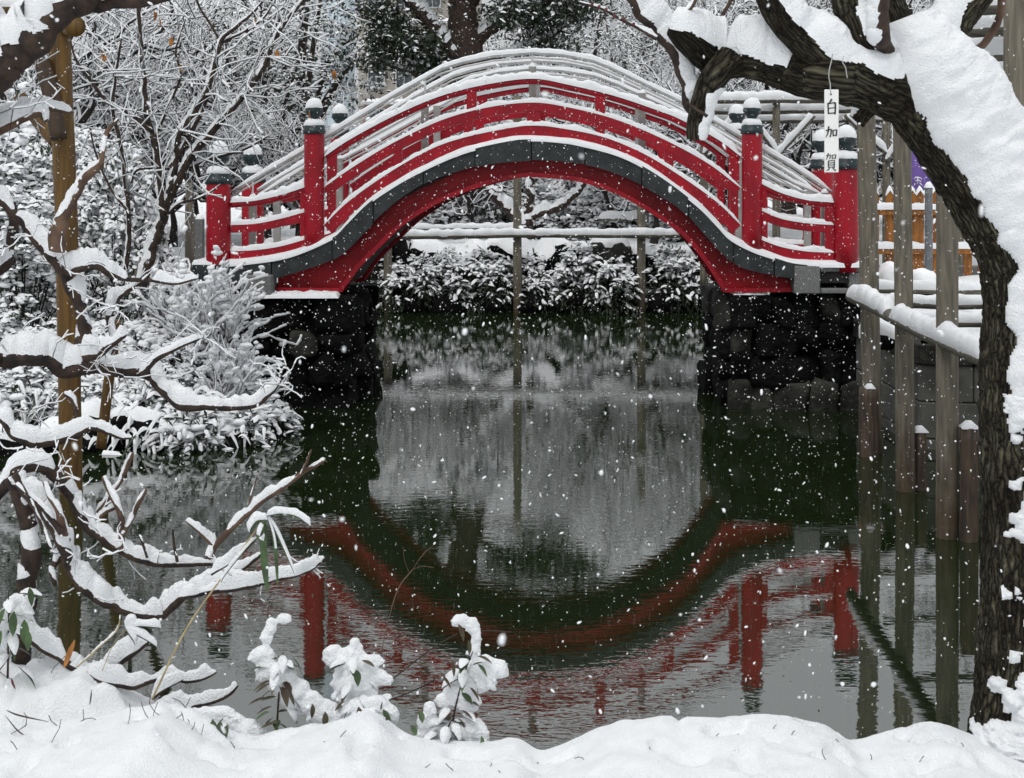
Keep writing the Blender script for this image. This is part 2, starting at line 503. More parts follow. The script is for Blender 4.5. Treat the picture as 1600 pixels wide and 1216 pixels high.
M['bark_pale'] = mat('brown_shoot_bark', (0.15, 0.09, 0.058), 0.8, 0.3, 14, 0.4, 60, col2=(0.06, 0.035, 0.024), bdist=0.006)
M['twig'] = mat('dark_twig', (0.024, 0.019, 0.017), 0.9, 0.35, 8)
M['leaf'] = mat('dark_leaf', (0.03, 0.045, 0.02), 0.5, 0.5, 9, spec=0.4)
M['leaf_green'] = mat('green_leaf', (0.05, 0.095, 0.03), 0.4, 0.4, 12, spec=0.5)
M['leaf_brown'] = mat('bronzed_leaf', (0.07, 0.062, 0.026), 0.4, 0.4, 14, col2=(0.04, 0.02, 0.012), spec=0.5)
M['leaf_far'] = mat('evergreen_leaf', (0.032, 0.046, 0.026), 0.7, 0.5, 5)
M['dry'] = mat('dry_leaf', (0.36, 0.15, 0.04), 0.8, 0.4, 14)
M['straw'] = mat('straw', (0.42, 0.34, 0.17), 0.7, 0.25, 14)
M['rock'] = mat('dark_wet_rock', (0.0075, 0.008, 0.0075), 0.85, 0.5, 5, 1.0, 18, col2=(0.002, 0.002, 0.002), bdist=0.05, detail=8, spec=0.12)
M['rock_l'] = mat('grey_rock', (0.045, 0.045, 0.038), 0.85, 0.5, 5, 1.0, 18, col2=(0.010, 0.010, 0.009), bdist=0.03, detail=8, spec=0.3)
M['granite'] = mat('granite', (0.22, 0.225, 0.22), 0.8, 0.2, 60, 0.3, 90, col2=(0.13, 0.13, 0.13), bdist=0.004)
M['concrete'] = mat('concrete', (0.14, 0.14, 0.125), 0.9, 0.3, 2.5, 0.4, 40, col2=(0.05, 0.05, 0.045), bdist=0.006, detail=8)
M['white'] = mat('white_board', (0.80, 0.80, 0.78), 0.6, 0.04, 8)
M['ink'] = mat('black_ink', (0.012, 0.012, 0.013), 0.7, 0.1, 20)
M['wire'] = mat('steel_wire', (0.45, 0.45, 0.42), 0.5, 0.1, 20, metallic=0.3)
M['purple'] = mat('purple_cloth', (0.17, 0.10, 0.36), 0.8, 0.15, 5)
M['greypipe'] = mat('grey_pipe', (0.13, 0.14, 0.15), 0.5, 0.15, 8)
M['tower'] = mat('pale_blue_steel', (0.52, 0.62, 0.68), 0.6, 0.05, 0.3)
M['beige'] = mat('beige_render', (0.36, 0.33, 0.29), 0.9, 0.12, 0.4, col2=(0.30, 0.275, 0.245))
M['brick'] = mat('brown_brick', (0.24, 0.15, 0.12), 0.9, 0.2, 0.8)
M['glass'] = mat('window_glass', (0.05, 0.06, 0.065), 0.15, 0.2, 0.5)
M['frame'] = mat('window_frame', (0.45, 0.45, 0.44), 0.6, 0.1, 1)
M['roofgrey'] = mat('grey_roof', (0.36, 0.37, 0.38), 0.7, 0.08, 0.5)
M['bud'] = mat('red_bud', (0.10, 0.02, 0.02), 0.6, 0.3, 30)

def water_material():
    m = bpy.data.materials.new('pond_water'); m.use_nodes = True
    n = m.node_tree.nodes; l = m.node_tree.links
    b = n['Principled BSDF']
    b.inputs['Base Color'].default_value = (0.011, 0.0185, 0.006, 1)
    b.inputs['Roughness'].default_value = 0.015
    b.inputs['IOR'].default_value = 3.3
    b.inputs['Specular IOR Level'].default_value = 0.5
    tc = n.new('ShaderNodeTexCoord')
    def noise(sx, sy, scale, det=2):
        mp = n.new('ShaderNodeMapping'); mp.inputs['Scale'].default_value = (sx, sy, 1)
        l.new(tc.outputs['Object'], mp.inputs['Vector'])
        z = n.new('ShaderNodeTexNoise'); z.inputs['Scale'].default_value = scale; z.inputs['Detail'].default_value = det
        l.new(mp.outputs['Vector'], z.inputs['Vector'])
        return z
    a = noise(0.8, 1.6, 10.0, 2)       # wind ripples, about a hand wide
    c = noise(0.8, 1.2, 2.2, 1)       # slow swell
    d = noise(0.25, 0.4, 1.0, 2)      # calm and ruffled patches
    rp = n.new('ShaderNodeMapRange'); rp.inputs['From Min'].default_value = 0.38; rp.inputs['From Max'].default_value = 0.62
    rp.inputs['To Min'].default_value = 0.4; rp.inputs['To Max'].default_value = 1.0
    l.new(d.outputs['Fac'], rp.inputs['Value'])
    mu = n.new('ShaderNodeMath'); mu.operation = 'MULTIPLY'
    l.new(a.outputs['Fac'], mu.inputs[0]); l.new(rp.outputs['Result'], mu.inputs[1])
    ad = n.new('ShaderNodeMath'); ad.operation = 'MULTIPLY_ADD'; ad.inputs[1].default_value = 0.6
    l.new(c.outputs['Fac'], ad.inputs[0]); l.new(mu.outputs['Value'], ad.inputs[2])
    bp = n.new('ShaderNodeBump'); bp.inputs['Strength'].default_value = 1.0; bp.inputs['Distance'].default_value = 0.0008
    l.new(ad.outputs['Value'], bp.inputs['Height']); l.new(bp.outputs['Normal'], b.inputs['Normal'])
    return m
M['water'] = water_material()

# ------------------------------------------------------------------ ground and water
POND = np.array([(-12, 6.2), (-3, 6.30), (0, 6.25), (2.4, 6.25), (3.5, 6.5), (4.6, 8), (5.6, 11.5), (5.4, 14.3), (3.95, 14.65), (3.86, 17.5),
                 (2.80, 17.5), (2.80, 19.3), (4.5, 19.7), (7.5, 22), (7.2, 27.8), (4, 28.95), (0, 28.95), (-3, 29.0), (-6.5, 27.6), (-7.5, 22.5), (-5, 19.9),
                 (-2.15, 19.4), (-2.15, 17.5), (-2.75, 17.5), (-2.7, 15.7), (-3.0, 14.75), (-5, 14.35), (-8, 14.6), (-12, 13.6)], float)

def pond_dist(x, y):
    "signed distance to the shore, positive on land"
    p = np.stack([x, y], -1); d = np.full(x.shape, 1e9); ins = np.zeros(x.shape, bool)
    for k in range(len(POND)):
        a, b = POND[k], POND[(k + 1) % len(POND)]
        ab = b - a; t = np.clip(((p - a) @ ab) / (ab @ ab), 0, 1)
        q = a + t[..., None] * ab
        d = np.minimum(d, np.hypot(p[..., 0] - q[..., 0], p[..., 1] - q[..., 1]))
        c = (a[1] > y) != (b[1] > y)
        xi = a[0] + (y - a[1]) * (b[0] - a[0]) / (b[1] - a[1] + 1e-12)
        ins ^= c & (x < xi)
    return np.where(ins, -d, d)

def ground_z(x, y):
    x = np.asarray(x, float); y = np.asarray(y, float)
    d = pond_dist(x, y)
    near = 0.36 * sm(0.0, 0.45, d)
    left = (0.10 + np.clip(d, 0, 4) * 0.36) * sm(0.05, 0.4, d) - 0.05
    wall = 1.2 * sm(0.02, 0.16, d)
    wl = sm(-1.2, -2.2, x) * sm(20.5, 18.5, y)
    wn = sm(9.5, 8.0, y)
    top = wall * (1 - wl) + np.minimum(left, 1.24) * wl
    top = top * (1 - wn) + near * wn
    p = np.stack([x * 1.3, y * 1.3, np.zeros_like(x)], -1)
    bump = (fbm(p, 3) - 0.5) * 0.22 + (fbm(p * 5, 2) - 0.5) * 0.06
    z = np.where(d > 0, top + bump * sm(0.1, 0.8, d), -0.7)
    return z

def grid_mesh(xs, ys, zf):
    X, Y = np.meshgrid(xs, ys, indexing='xy')
    Z = zf(X, Y)
    m, n = X.shape
    v = np.stack([X, Y, Z], -1).reshape(-1, 3)
    i = np.arange(m - 1)[:, None] * n; j = np.arange(n - 1)[None, :]
    q = np.stack([i + j, i + j + 1, i + n + j + 1, i + n + j], -1).reshape(-1, 4)
    return v, q, None

xs = np.concatenate([[-700, -300, -120, -60, -35, -24, -18], np.arange(-15, 15.01, 0.13), [18, 24, 35, 60, 120, 300, 700]])
ys = np.concatenate([[-700, -200, -60, -20, -8], np.arange(-4, 33.01, 0.13), [34, 36, 40, 46, 55, 70, 100, 160, 300, 900]])
g = MB().add(*grid_mesh(xs, ys, ground_z)).build('snowy_ground', M['snow'])
tag(g, 'snow covered garden ground round the pond', kind='structure')
wv = np.array([(-14, 5.2, 0), (9, 5.2, 0), (9, 29.5, 0), (-14, 29.5, 0)], float)
w = MB().add(wv, [(0, 1, 2, 3)]).build('pond_water', M['water'], smooth=False)
tag(w, 'dark green rippled pond water', kind='structure')

# near bank: the snow at the photographer's feet, its rim against the water
RIM = np.array([(-200, 1170), (0, 1158), (120, 1146), (200, 1128), (262, 1114), (330, 1150), (400, 1166), (500, 1146), (570, 1136), (640, 1174), (700, 1182), (760, 1180),
                (805, 1170), (845, 1192), (900, 1176), (960, 1154), (1030, 1150), (1100, 1152), (1180, 1147), (1260, 1148), (1310, 1160), (1345, 1182), (1400, 1172), (1470, 1150), (1530, 1164), (1600, 1186), (1800, 1200)], float)
RIMS = cr(RIM, 8)
def bank_z(x, y):
    px = 800 + x * F / 5.85
    top = H - (np.interp(px, RIMS[:, 0], RIMS[:, 1]) - 260) * 5.85 / F
    p = np.stack([x, y, np.zeros_like(x)], -1)
    e = 6.02 + 0.10 * (fbm(p * 2.2 + 3, 2) - 0.5)                 # where the rim breaks
    fall = sm(0.0, 0.36, y - e)
    z = top * (1 - fall) - 0.15 * fall
    z = z - 0.10 * sm(5.7, 4.6, y)
    z = z + (fbm(p * 3.2 + 11, 3) - 0.5) * 0.07 * (1 - fall) - 0.035 * sm(0.60, 0.75, fbm(p * 9 + 2, 2)) * (1 - fall) + (fbm(p * 14 + 5, 4) - 0.5) * 0.026
    return z
b = MB().add(*grid_mesh(np.arange(-3.2, 3.2, 0.016), np.concatenate([np.arange(3.0, 5.2, 0.06), np.arange(5.2, 6.5, 0.016)]), bank_z)).build('snow_bank', M['snow'])
tag(b, 'deep smooth snow on the near bank along the bottom of the picture', kind='structure')
# ------------------------------------------------------------------ the red arched bridge
TH, BX0, BY0, WID = math.radians(3.0), 0.22, 17.0, 1.75
CT, ST = math.cos(TH), math.sin(TH)
def br(px, py, v=0.13):
    a = (px - 800.0) / F
    u = (a * (BY0 + v * CT) - BX0 - v * ST) / (CT + a * ST)
    return u, H - (py - 260.0) * (BY0 - u * ST + v * CT) / F
def curve(pts, v=0.13, per=6):
    return cr([br(x, y, v) for x, y in pts], per)

bridge = empty('arched_bridge', (BX0, BY0, 0), 'red lacquered arched garden bridge with snow lying on its rails', 'bridge', rz=-TH)

DECK = curve([(300, 413), (345, 413), (385, 410), (452, 399), (519, 371), (540, 352), (573, 319), (606, 295), (653, 268), (724, 237), (795, 220), (832, 217), (870, 219),
              (908, 225), (972, 243), (1032, 276), (1089, 319), (1120, 350), (1140, 371), (1173, 389), (1210, 402), (1241, 411), (1280, 414), (1345, 414)], 0.0)
FASB = curve([(300, 445), (385, 442), (427, 436), (479, 421), (520, 406), (542, 391), (565, 368), (596, 336), (630, 308), (664, 287), (699, 273), (760, 257), (832, 251),
              (908, 257), (961, 271), (997, 287), (1035, 308), (1064, 328), (1089, 354), (1131, 400), (1166, 421), (1237, 434), (1345, 440)], 0.0)
ARCH = curve([(430, 456), (480, 456.4), (528, 456.6), (537, 449), (559, 419), (586, 392), (627, 353), (668, 326), (699, 310), (742, 294), (790, 281), (832, 276),
              (908, 284), (968, 305), (1018, 333), (1067, 368), (1103, 411), (1128, 449), (1136, 456.6), (1190, 456.4), (1238, 456)], 0.05)
def at_u(c, u): return np.interp(u, c[:, 0], c[:, 1])

def plate(us, zt, zb, v0, v1):
    "upright plate between two lines"
    m = len(us)
    v = np.concatenate([np.stack([us, np.full(m, v0), zb], -1), np.stack([us, np.full(m, v0), zt], -1), np.stack([us, np.full(m, v1), zt], -1), np.stack([us, np.full(m, v1), zb], -1)])
    q = []
    for k in range(m - 1):
        for a in range(4):
            b2 = (a + 1) % 4
            q.append((a*m + k, a*m + k + 1, b2*m + k + 1, b2*m + k))
    q += [(0, m, 2*m, 3*m), (m-1, 4*m-1, 3*m-1, 2*m-1)]
    return v, q, None

def rail_rect(c, hgt, v, half, k0=0):
    T = nrm(np.gradient(c, axis=0)); N = np.stack([-T[:, 1], T[:, 0]], -1)
    lo = c - N * hgt
    m = len(c)
    def col(a, vv): return np.stack([a[:, 0], np.full(m, vv), a[:, 1]], -1)
    e = min(0.008, half * 0.4)
    ins = c - N * e; ins2 = lo + N * e
    V = np.concatenate([col(ins2, v - half), col(ins, v - half), col(c, v - half + e), col(c, v + half - e), col(ins, v + half), col(ins2, v + half), col(lo, v + half - e), col(lo, v - half + e)])
    q = []
    for a in range(8):
        b2 = (a + 1) % 8
        for k in range(m - 1): q.append((a*m + k, a*m + k + 1, b2*m + k + 1, b2*m + k))
    q += [(0, m, 4*m, 5*m), (m, 2*m, 3*m, 4*m), (0, 5*m, 6*m, 7*m)]
    f = m - 1
    q += [(5*m+f, 4*m+f, m+f, f), (4*m+f, 3*m+f, 2*m+f, m+f), (7*m+f, 6*m+f, 5*m+f, f)]
    return V, q, None

# deck slab, dark underside sheet and the snow on it
us = np.linspace(DECK[0, 0], DECK[-1, 0], 140)
dz = at_u(DECK, us)
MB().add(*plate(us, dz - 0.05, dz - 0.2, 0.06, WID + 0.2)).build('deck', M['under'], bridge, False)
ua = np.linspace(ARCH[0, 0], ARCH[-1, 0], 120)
MB().add(*plate(ua, at_u(ARCH, ua) + 0.10, at_u(ARCH, ua) + 0.05, 0.26, WID)).build('underside', M['under'], bridge, False)  # near-black sheet stands for the shade between the girders
X, Y = np.meshgrid(np.linspace(DECK[0, 0], DECK[-1, 0], 320), np.concatenate([[-0.005], np.linspace(0.0, WID + 0.26, 26), [WID + 0.265]]), indexing='xy')
Z = at_u(DECK, X) + 0.045 * np.minimum(1, np.sqrt(np.maximum(0, (Y + 0.005)) / 0.05)) + 0.03 * (fbm(np.stack([X * 4, Y * 4, X * 0], -1), 3) - 0.5)
Z[0] = at_u(DECK, X[0]) - 0.03; Z[-1] = Z[0]
m_, n_ = X.shape
i = np.arange(m_ - 1)[:, None] * n_; j = np.arange(n_ - 1)[None, :]
MB().add(np.stack([X, Y, Z], -1).reshape(-1, 3), np.stack([i + j, i + j + 1, i + n_ + j + 1, i + n_ + j], -1).reshape(-1, 4)).build('deck_snow', M['snow'], bridge)

# dark plates along the deck edge
jx = [300, 352, 424, 519, 583, 661, 742, 830, 914, 1003, 1076, 1146, 1210, 1262]
for side in (0, 1):
    for k in range(len(jx) - 1):
        u0, u1 = br(jx[k], 300, 0)[0] + 0.006, br(jx[k+1], 300, 0)[0] - 0.006
        uu = np.linspace(u0, u1, 10)
        off = 0.012 * ((k * 7) % 3) - 0.010
        v0, v1 = (off, 0.055) if side == 0 else (WID + 0.205, WID + 0.26 - off)
        lift = 0.006 * ((k * 5) % 3 - 1)
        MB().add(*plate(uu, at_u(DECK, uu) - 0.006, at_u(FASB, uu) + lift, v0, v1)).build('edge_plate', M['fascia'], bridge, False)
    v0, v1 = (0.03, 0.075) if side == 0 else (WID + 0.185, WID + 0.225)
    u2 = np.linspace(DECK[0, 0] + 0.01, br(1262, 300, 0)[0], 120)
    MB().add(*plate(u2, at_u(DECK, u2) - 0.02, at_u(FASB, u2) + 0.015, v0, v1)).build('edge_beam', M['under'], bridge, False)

# red girders: web, and the lip along their lower edge
for side in (0, 1):
    v0, v1 = (0.20, 0.25) if side == 0 else (WID + 0.01, WID + 0.06)
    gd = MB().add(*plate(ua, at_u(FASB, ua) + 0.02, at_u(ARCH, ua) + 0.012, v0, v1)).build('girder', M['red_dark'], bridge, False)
    w0, w1 = (0.10, 0.30) if side == 0 else (WID - 0.04, WID + 0.16)
    k = (ARCH[:, 1] > -9)
    MB().add(*rail_rect(ARCH, -0.035, (w0 + w1) / 2, (w1 - w0) / 2)).build('flange', M['red'], gd, False)
    ub = np.linspace(br(560, 300, 0)[0], br(1104, 300, 0)[0], 90)
    mid = at_u(FASB, ub) - 0.055
    mid = np.maximum(mid, at_u(ARCH, ub) + 0.05)
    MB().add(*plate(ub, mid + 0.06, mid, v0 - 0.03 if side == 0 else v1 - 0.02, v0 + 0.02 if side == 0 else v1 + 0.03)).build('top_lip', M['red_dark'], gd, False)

# railings (near side traced, far side the same shape)
HAND = [(508, 243), (547, 217), (618, 179), (689, 149), (760, 131), (832, 122), (891, 132), (961, 149), (1032, 173), (1064, 186), (1120, 216), (1158, 244)]
MIDR = [(507, 291), (547, 263), (611, 224), (689, 187), (760, 167), (832, 159), (891, 167), (961, 185), (1032, 214), (1103, 252), (1158, 293)]
LOWR = [(506, 351), (547, 312), (611, 267), (671, 233), (724, 214), (795, 199), (832, 195), (870, 198), (940, 212), (1000, 236), (1053, 267), (1117, 312), (1158, 351)]
HL, ML, LL = [(361, 315), (400, 312), (440, 303), (478, 291)], [(361, 350), (400, 348), (440, 340), (480, 329)], [(361, 391), (400, 389), (440, 383), (483, 371)]
HR, MR, LR = [(1188, 285), (1220, 300), (1260, 311), (1302, 315)], [(1186, 326), (1220, 340), (1260, 347), (1302, 350)], [(1184, 371), (1220, 384), (1260, 391), (1302, 393)]
NEAR = 0.13
def shift_v(pts, v): return [(x, v, z) for x, z in pts]
for side in (0, 1):
    v = NEAR if side == 0 else NEAR + WID
    sd = side * 100
    for nm, pts, hgt, half, sh, sw in (('handrail', HAND, 0.066, 0.037, 0.088, 0.046), ('handrail', HL, 0.066, 0.037, 0.085, 0.046), ('handrail', HR, 0.066, 0.037, 0.085, 0.046),
                                       ('middle_rail', MIDR, 0.115, 0.032, 0.055, 0.036), ('middle_rail', ML, 0.10, 0.032, 0.055, 0.036), ('middle_rail', MR, 0.10, 0.032, 0.055, 0.036),
                                       ('bottom_rail', LOWR, 0.135, 0.045, 0.052, 0.05), ('bottom_rail', LL, 0.145, 0.045, 0.055, 0.05), ('bottom_rail', LR, 0.145, 0.045, 0.055, 0.05)):
        c = cr([br(x, y, NEAR) for x, y in pts], 8)
        if nm == 'handrail':
            T = nrm(np.gradient(c, axis=0)); N = np.stack([-T[:, 1], T[:, 0]], -1)
            cc = c - N * 0.035
            o = MB().add(*tube(np.stack([cc[:, 0], np.full(len(cc), v), cc[:, 1]], -1), 0.037, 12)).build(nm, M['red'], bridge)
        else:
            cuts = [c[0, 0]] + [br(px, 200)[0] for px in ((627, 737, 840, 943, 1050) if nm == 'bottom_rail' else (732, 932)) if len(pts) > 6] + [c[-1, 0]]
            o = None
            for c0, c1 in zip(cuts[:-1], cuts[1:]):
                uu = np.linspace(c0 + 0.002, c1 - 0.002, 24 if len(cuts) > 2 else 26)
                pc = MB().add(*rail_rect(np.column_stack([uu, np.interp(uu, c[:, 0], c[:, 1])]), hgt, v, half + (0.0015 if len(cuts) > 2 and int(c0 * 50) % 2 else 0))).build(nm, M['red'], bridge, False)
                o = o or pc
        fine = cr(np.stack([c[:, 0], np.full(len(c), v), c[:, 1]], -1), 5)
        MB().add(*ribbon(fine, sw, sh, n=9, fr=5, seed=sd + len(pts) + hgt * 10, amp=0.55, sink=0.012)).build('snow', M['snow'], o)
    # blocks between the rails
    cm = cr([br(x, y, NEAR) for x, y in MIDR], 8); cl = cr([br(x, y, NEAR) for x, y in LOWR], 8); ch = cr([br(x, y, NEAR) for x, y in HAND], 8)
    for px, wd in ((519, .09), (622, .10), (732, .10), (834, .15), (938, .10), (1045, .10), (1147, .09)):
        u = br(px, 200)[0]
        MB().add(*bevel_box(u - wd/2, u + wd/2, v - 0.028, v + 0.028, at_u(cl, u) - 0.03, at_u(cm, u) - 0.06, 0.006)).build('strut', M['red'], bridge, False)
    for px in (519, 737, 938, 1147):
        u = br(px, 200)[0]
        MB().add(*bevel_box(u - 0.055, u + 0.055, v - 0.03, v + 0.03, at_u(cm, u) - 0.02, at_u(ch, u) - 0.04, 0.006)).build('rail_block', M['red'], bridge, False)
    for px in (476, 1192, 1296):
        u = br(px, 330)[0]
        src_h, src_l = (HL, LL) if px < 800 else (HR, LR)
        th = at_u(cr([br(x, y) for x, y in src_h], 6), u); tl = at_u(cr([br(x, y) for x, y in src_l], 6), u)
        MB().add(*bevel_box(u - 0.05, u + 0.05, v - 0.03, v + 0.03, tl - 0.05, th - 0.03, 0.006)).build('strut', M['red'], bridge, False)

# posts with bronze caps
def post(px, ytop, ybot, rpx, v, seed):
    u, zt = br(px, ytop, NEAR); zb = br(px, ybot, NEAR)[1]
    k = 1 / 141.2
    r = rpx * k
    o = MB().add(*lathe([(0.001, zb), (r, zb), (r, zb + 0.3), (r * 0.985, zt - 0.02), (r * 0.96, zt), (0.001, zt + 0.002)], (u, v, 0), 28)).build('post', M['red'], bridge)
    s = rpx / 16.0
    pr = [(r*0.9, zt - 0.012), (r*1.10, zt - 0.008), (r*1.11, zt + 0.032*s), (r*1.04, zt + 0.038*s), (r*1.04, zt + 0.075*s), (r*0.95, zt + 0.088*s), (r*0.55, zt + 0.12*s), (r*0.46, zt + 0.16*s), (r*0.55, zt + 0.185*s),
          (r*0.80, zt + 0.21*s), (r*0.88, zt + 0.245*s), (r*0.80, zt + 0.285*s), (r*0.5, zt + 0.325*s), (0.16*r, zt + 0.345*s), (0.001, zt + 0.36*s)]
    MB().add(*lathe(pr, (u, v, 0), 24)).build('cap', M['bronze'], o)
    sn = MB()
    a = lathe([(r*0.95, zt + 0.085*s), (r*0.98, zt + 0.105*s), (r*0.88, zt + 0.135*s), (r*0.66, zt + 0.155*s), (r*0.45, zt + 0.16*s)], (u, v, 0), 26)[0:2]
    vv = a[0] + (fbm(a[0] * 14 + seed, 3) - 0.5)[:, None] * np.array((0.02, 0.02, 0.045)); sn.add(vv, a[1])
    a = lathe([(r*0.84, zt + 0.275*s), (r*0.86, zt + 0.295*s), (r*0.76, zt + 0.338*s), (r*0.5, zt + 0.372*s), (r*0.2, zt + 0.388*s), (0.001, zt + 0.39*s)], (u, v, 0), 26)[0:2]
    vv = a[0] + (fbm(a[0] * 14 + seed + 7, 3) - 0.5)[:, None] * np.array((0.02, 0.02, 0.03)); sn.add(vv, a[1])
    sn.build('snow', M['snow'], o)
for side in (0, 1):
    v = NEAR + side * WID
    post(491, 208, 400, 16.2, v, 1 + side); post(1175, 208, 400, 16.2, v, 3 + side)
    post(341.5, 286, 470, 19.5, v, 5 + side); post(1322, 263, 425, 19.5, v, 7 + side)

# steel handrails inside the railings
STL = [(362, 300), (478, 234), (512, 213), (618, 148), (690, 108), (722, 98), (770, 88), (832, 83), (880, 86), (926, 95), (955, 106), (1067, 160), (1156, 213), (1237, 259), (1299, 300)]
STL2 = [(395, 312), (478, 262), (547, 226), (657, 166), (700, 141), (735, 124), (780, 113), (832, 108), (880, 111), (930, 119), (965, 132), (1080, 185), (1156, 236), (1240, 286), (1285, 305)]
for side in (0, 1):
    v = 0.33 if side == 0 else WID - 0.07
    tops = []
    for pts, r, sh in ((STL, 0.021, 0.055), (STL2, 0.018, 0.04)):
        c = np.array([br(x, y, 0.33) for x, y in pts])
        c3 = np.stack([c[:, 0], np.full(len(c), v), c[:, 1]], -1)
        dense = np.vstack([c3[k] * (1 - t) + c3[k+1] * t for k in range(len(c3) - 1) for t in np.linspace(0, 1, 5, endpoint=False)] + [c3[-1]])
        pipe = MB().add(*tube(dense, r, 10))
        d2 = dense - np.array((0, 0, 0.05)); pipe.add(*tube(d2, r * 0.55, 8))
        o = pipe.build('steel_handrail', M['steel'], bridge)
        fine = np.vstack([dense[k] * (1 - t) + dense[k+1] * t for k in range(len(dense) - 1) for t in (0, .33, .66)] + [dense[-1]])
        fine[:, 2] += r * 0.5
        MB().add(*ribbon(fine, r * 1.25, sh, n=8, fr=4, seed=side * 9 + r * 500, amp=0.3)).build('snow', M['snow'], o)
        tops.append(c)
    for px in (500, 664, 832, 1003, 1172) + ((395, 1288)):
        u = br(px, 200, 0.33)[0]
        zb = at_u(DECK, u) + 0.0; zt = at_u(tops[1], u) + 0.03
        pm = MB().add(*bevel_box(u - 0.04, u + 0.04, v - 0.04, v + 0.04, zb, zt, 0.006))
        o = pm.build('steel_post', M['greypost'], bridge, False)
        MB().add(*tube([(u, v, zt - 0.02), (u, v, at_u(tops[0], u))], 0.012, 8)).build('rod', M['steel'], o)
        MB().add(*ribbon(np.array([(u - 0.04, v, zt), (u - 0.013, v, zt), (u + 0.013, v, zt), (u + 0.04, v, zt)]), 0.042, 0.05, n=7, taper=0.4)).build('snow', M['snow'], o)

# ------------------------------------------------------------------ abutments of dark stone under the bridge ends
def stone_mesh(w, h, d, seed):
    rs = np.random.default_rng(seed)
    v, t = ico(3)
    p = np.sign(v) * np.abs(v) ** 0.45
    p = p / np.max(np.abs(p), axis=1, keepdims=True) ** 0.65
    p = p * (1 + 0.24 * (fbm(v * 1.5 + seed * 3.1, 4) - 0.5)[:, None] * 2)
    for k in range(3):
        nv = nrm(rs.normal(size=3) + np.array((0, -0.6, 0))); off = 0.70 + 0.25 * rs.random()
        dd = p @ nv; p = p - np.clip(dd - off, 0, None)[:, None] * nv * 0.85
    return p * np.array((w / 2, d / 2, h / 2)), t

def fwall(root, x0, x1, z0, z1, nx, nz, y, seed, depth=0.5, axis='x', mats=('rock', 'rock_l'), jit=0.12, prob=0.04):
    "front of rough stones: courses of unequal width"
    rs = np.random.default_rng(seed)
    zz = np.linspace(z0, z1, nz + 1) + np.concatenate([[0], rs.uniform(-jit, jit, nz - 1) * (z1 - z0) / nz, [0]])
    for r in range(nz):
        k = max(2, nx + int(rs.integers(-1, 2)))
        cuts = np.sort(np.concatenate([[x0, x1], np.linspace(x0, x1, k + 1)[1:-1] + rs.uniform(-.28, .28, k - 1) * (x1 - x0) / k]))
        for c in range(k):
            w, hh = (cuts[c+1] - cuts[c]), zz[r+1] - zz[r]
            v, t = stone_mesh(w * 1.16, hh * 1.18, depth, seed * 100 + r * 20 + c)
            cx, cz, oy = (cuts[c] + cuts[c+1]) / 2, (zz[r] + zz[r+1]) / 2, rs.uniform(-0.07, 0.07)
            if axis == 'x': v = v + np.array((cx, y + oy, cz))
            else: v = v[:, [1, 0, 2]] * np.array((-1, 1, 1)) + np.array((y + oy, cx, cz)); t = t
            MB().add(v, None, t).build('stone', M[mats[0] if rs.random() > prob else mats[1]], root)

ab = empty('bridge_abutment', (-2.1, 17.2, 0), "black rough stone abutment under the bridge's left foot", 'abutment')
ab.location = (0, 0, 0)
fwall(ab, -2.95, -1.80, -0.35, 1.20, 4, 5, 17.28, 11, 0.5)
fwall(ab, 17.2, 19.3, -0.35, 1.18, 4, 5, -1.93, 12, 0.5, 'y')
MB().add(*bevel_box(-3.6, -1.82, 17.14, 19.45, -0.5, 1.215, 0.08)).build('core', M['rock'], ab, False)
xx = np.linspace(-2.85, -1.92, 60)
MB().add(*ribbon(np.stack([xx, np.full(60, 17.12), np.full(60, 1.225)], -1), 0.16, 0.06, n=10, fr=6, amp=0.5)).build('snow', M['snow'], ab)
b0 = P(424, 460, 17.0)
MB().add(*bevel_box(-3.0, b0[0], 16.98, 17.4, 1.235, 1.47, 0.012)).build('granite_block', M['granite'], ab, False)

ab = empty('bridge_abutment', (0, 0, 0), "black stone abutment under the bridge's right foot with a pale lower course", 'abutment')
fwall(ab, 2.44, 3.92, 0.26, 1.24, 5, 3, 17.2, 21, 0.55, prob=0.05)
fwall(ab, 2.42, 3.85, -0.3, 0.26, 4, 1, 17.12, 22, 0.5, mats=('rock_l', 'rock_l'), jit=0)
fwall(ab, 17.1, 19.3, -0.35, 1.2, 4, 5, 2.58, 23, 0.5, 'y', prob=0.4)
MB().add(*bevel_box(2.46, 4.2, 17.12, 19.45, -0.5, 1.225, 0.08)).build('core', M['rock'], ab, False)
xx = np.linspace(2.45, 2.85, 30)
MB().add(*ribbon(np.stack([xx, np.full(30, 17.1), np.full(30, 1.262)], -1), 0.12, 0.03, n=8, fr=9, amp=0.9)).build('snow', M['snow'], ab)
def gb(x0, x1, y0, y1, dy0, dy1, m, nm):
    a, b2 = P(x0, y1, 16.85), P(x1, y0, 16.85)
    return MB().add(*bevel_box(a[0], b2[0], 16.85 + dy0, 16.85 + dy1, a[2], b2[2], 0.01)).build(nm, M[m], ab, False)
gb(1241, 1281, 415, 459, -0.02, 0.5, 'granite', 'granite_block')
gb(1282, 1345, 415, 425, 0.0, 0.5, 'granite', 'lintel')
gb(1282, 1345, 451, 459, 0.0, 0.5, 'granite', 'sill')
gb(1327, 1345, 426, 450, 0.01, 0.5, 'granite', 'granite_block')
gb(1283, 1326, 426, 450, 0.28, 0.5, 'under', 'recess')  # dark panel in place of the shade inside the opening
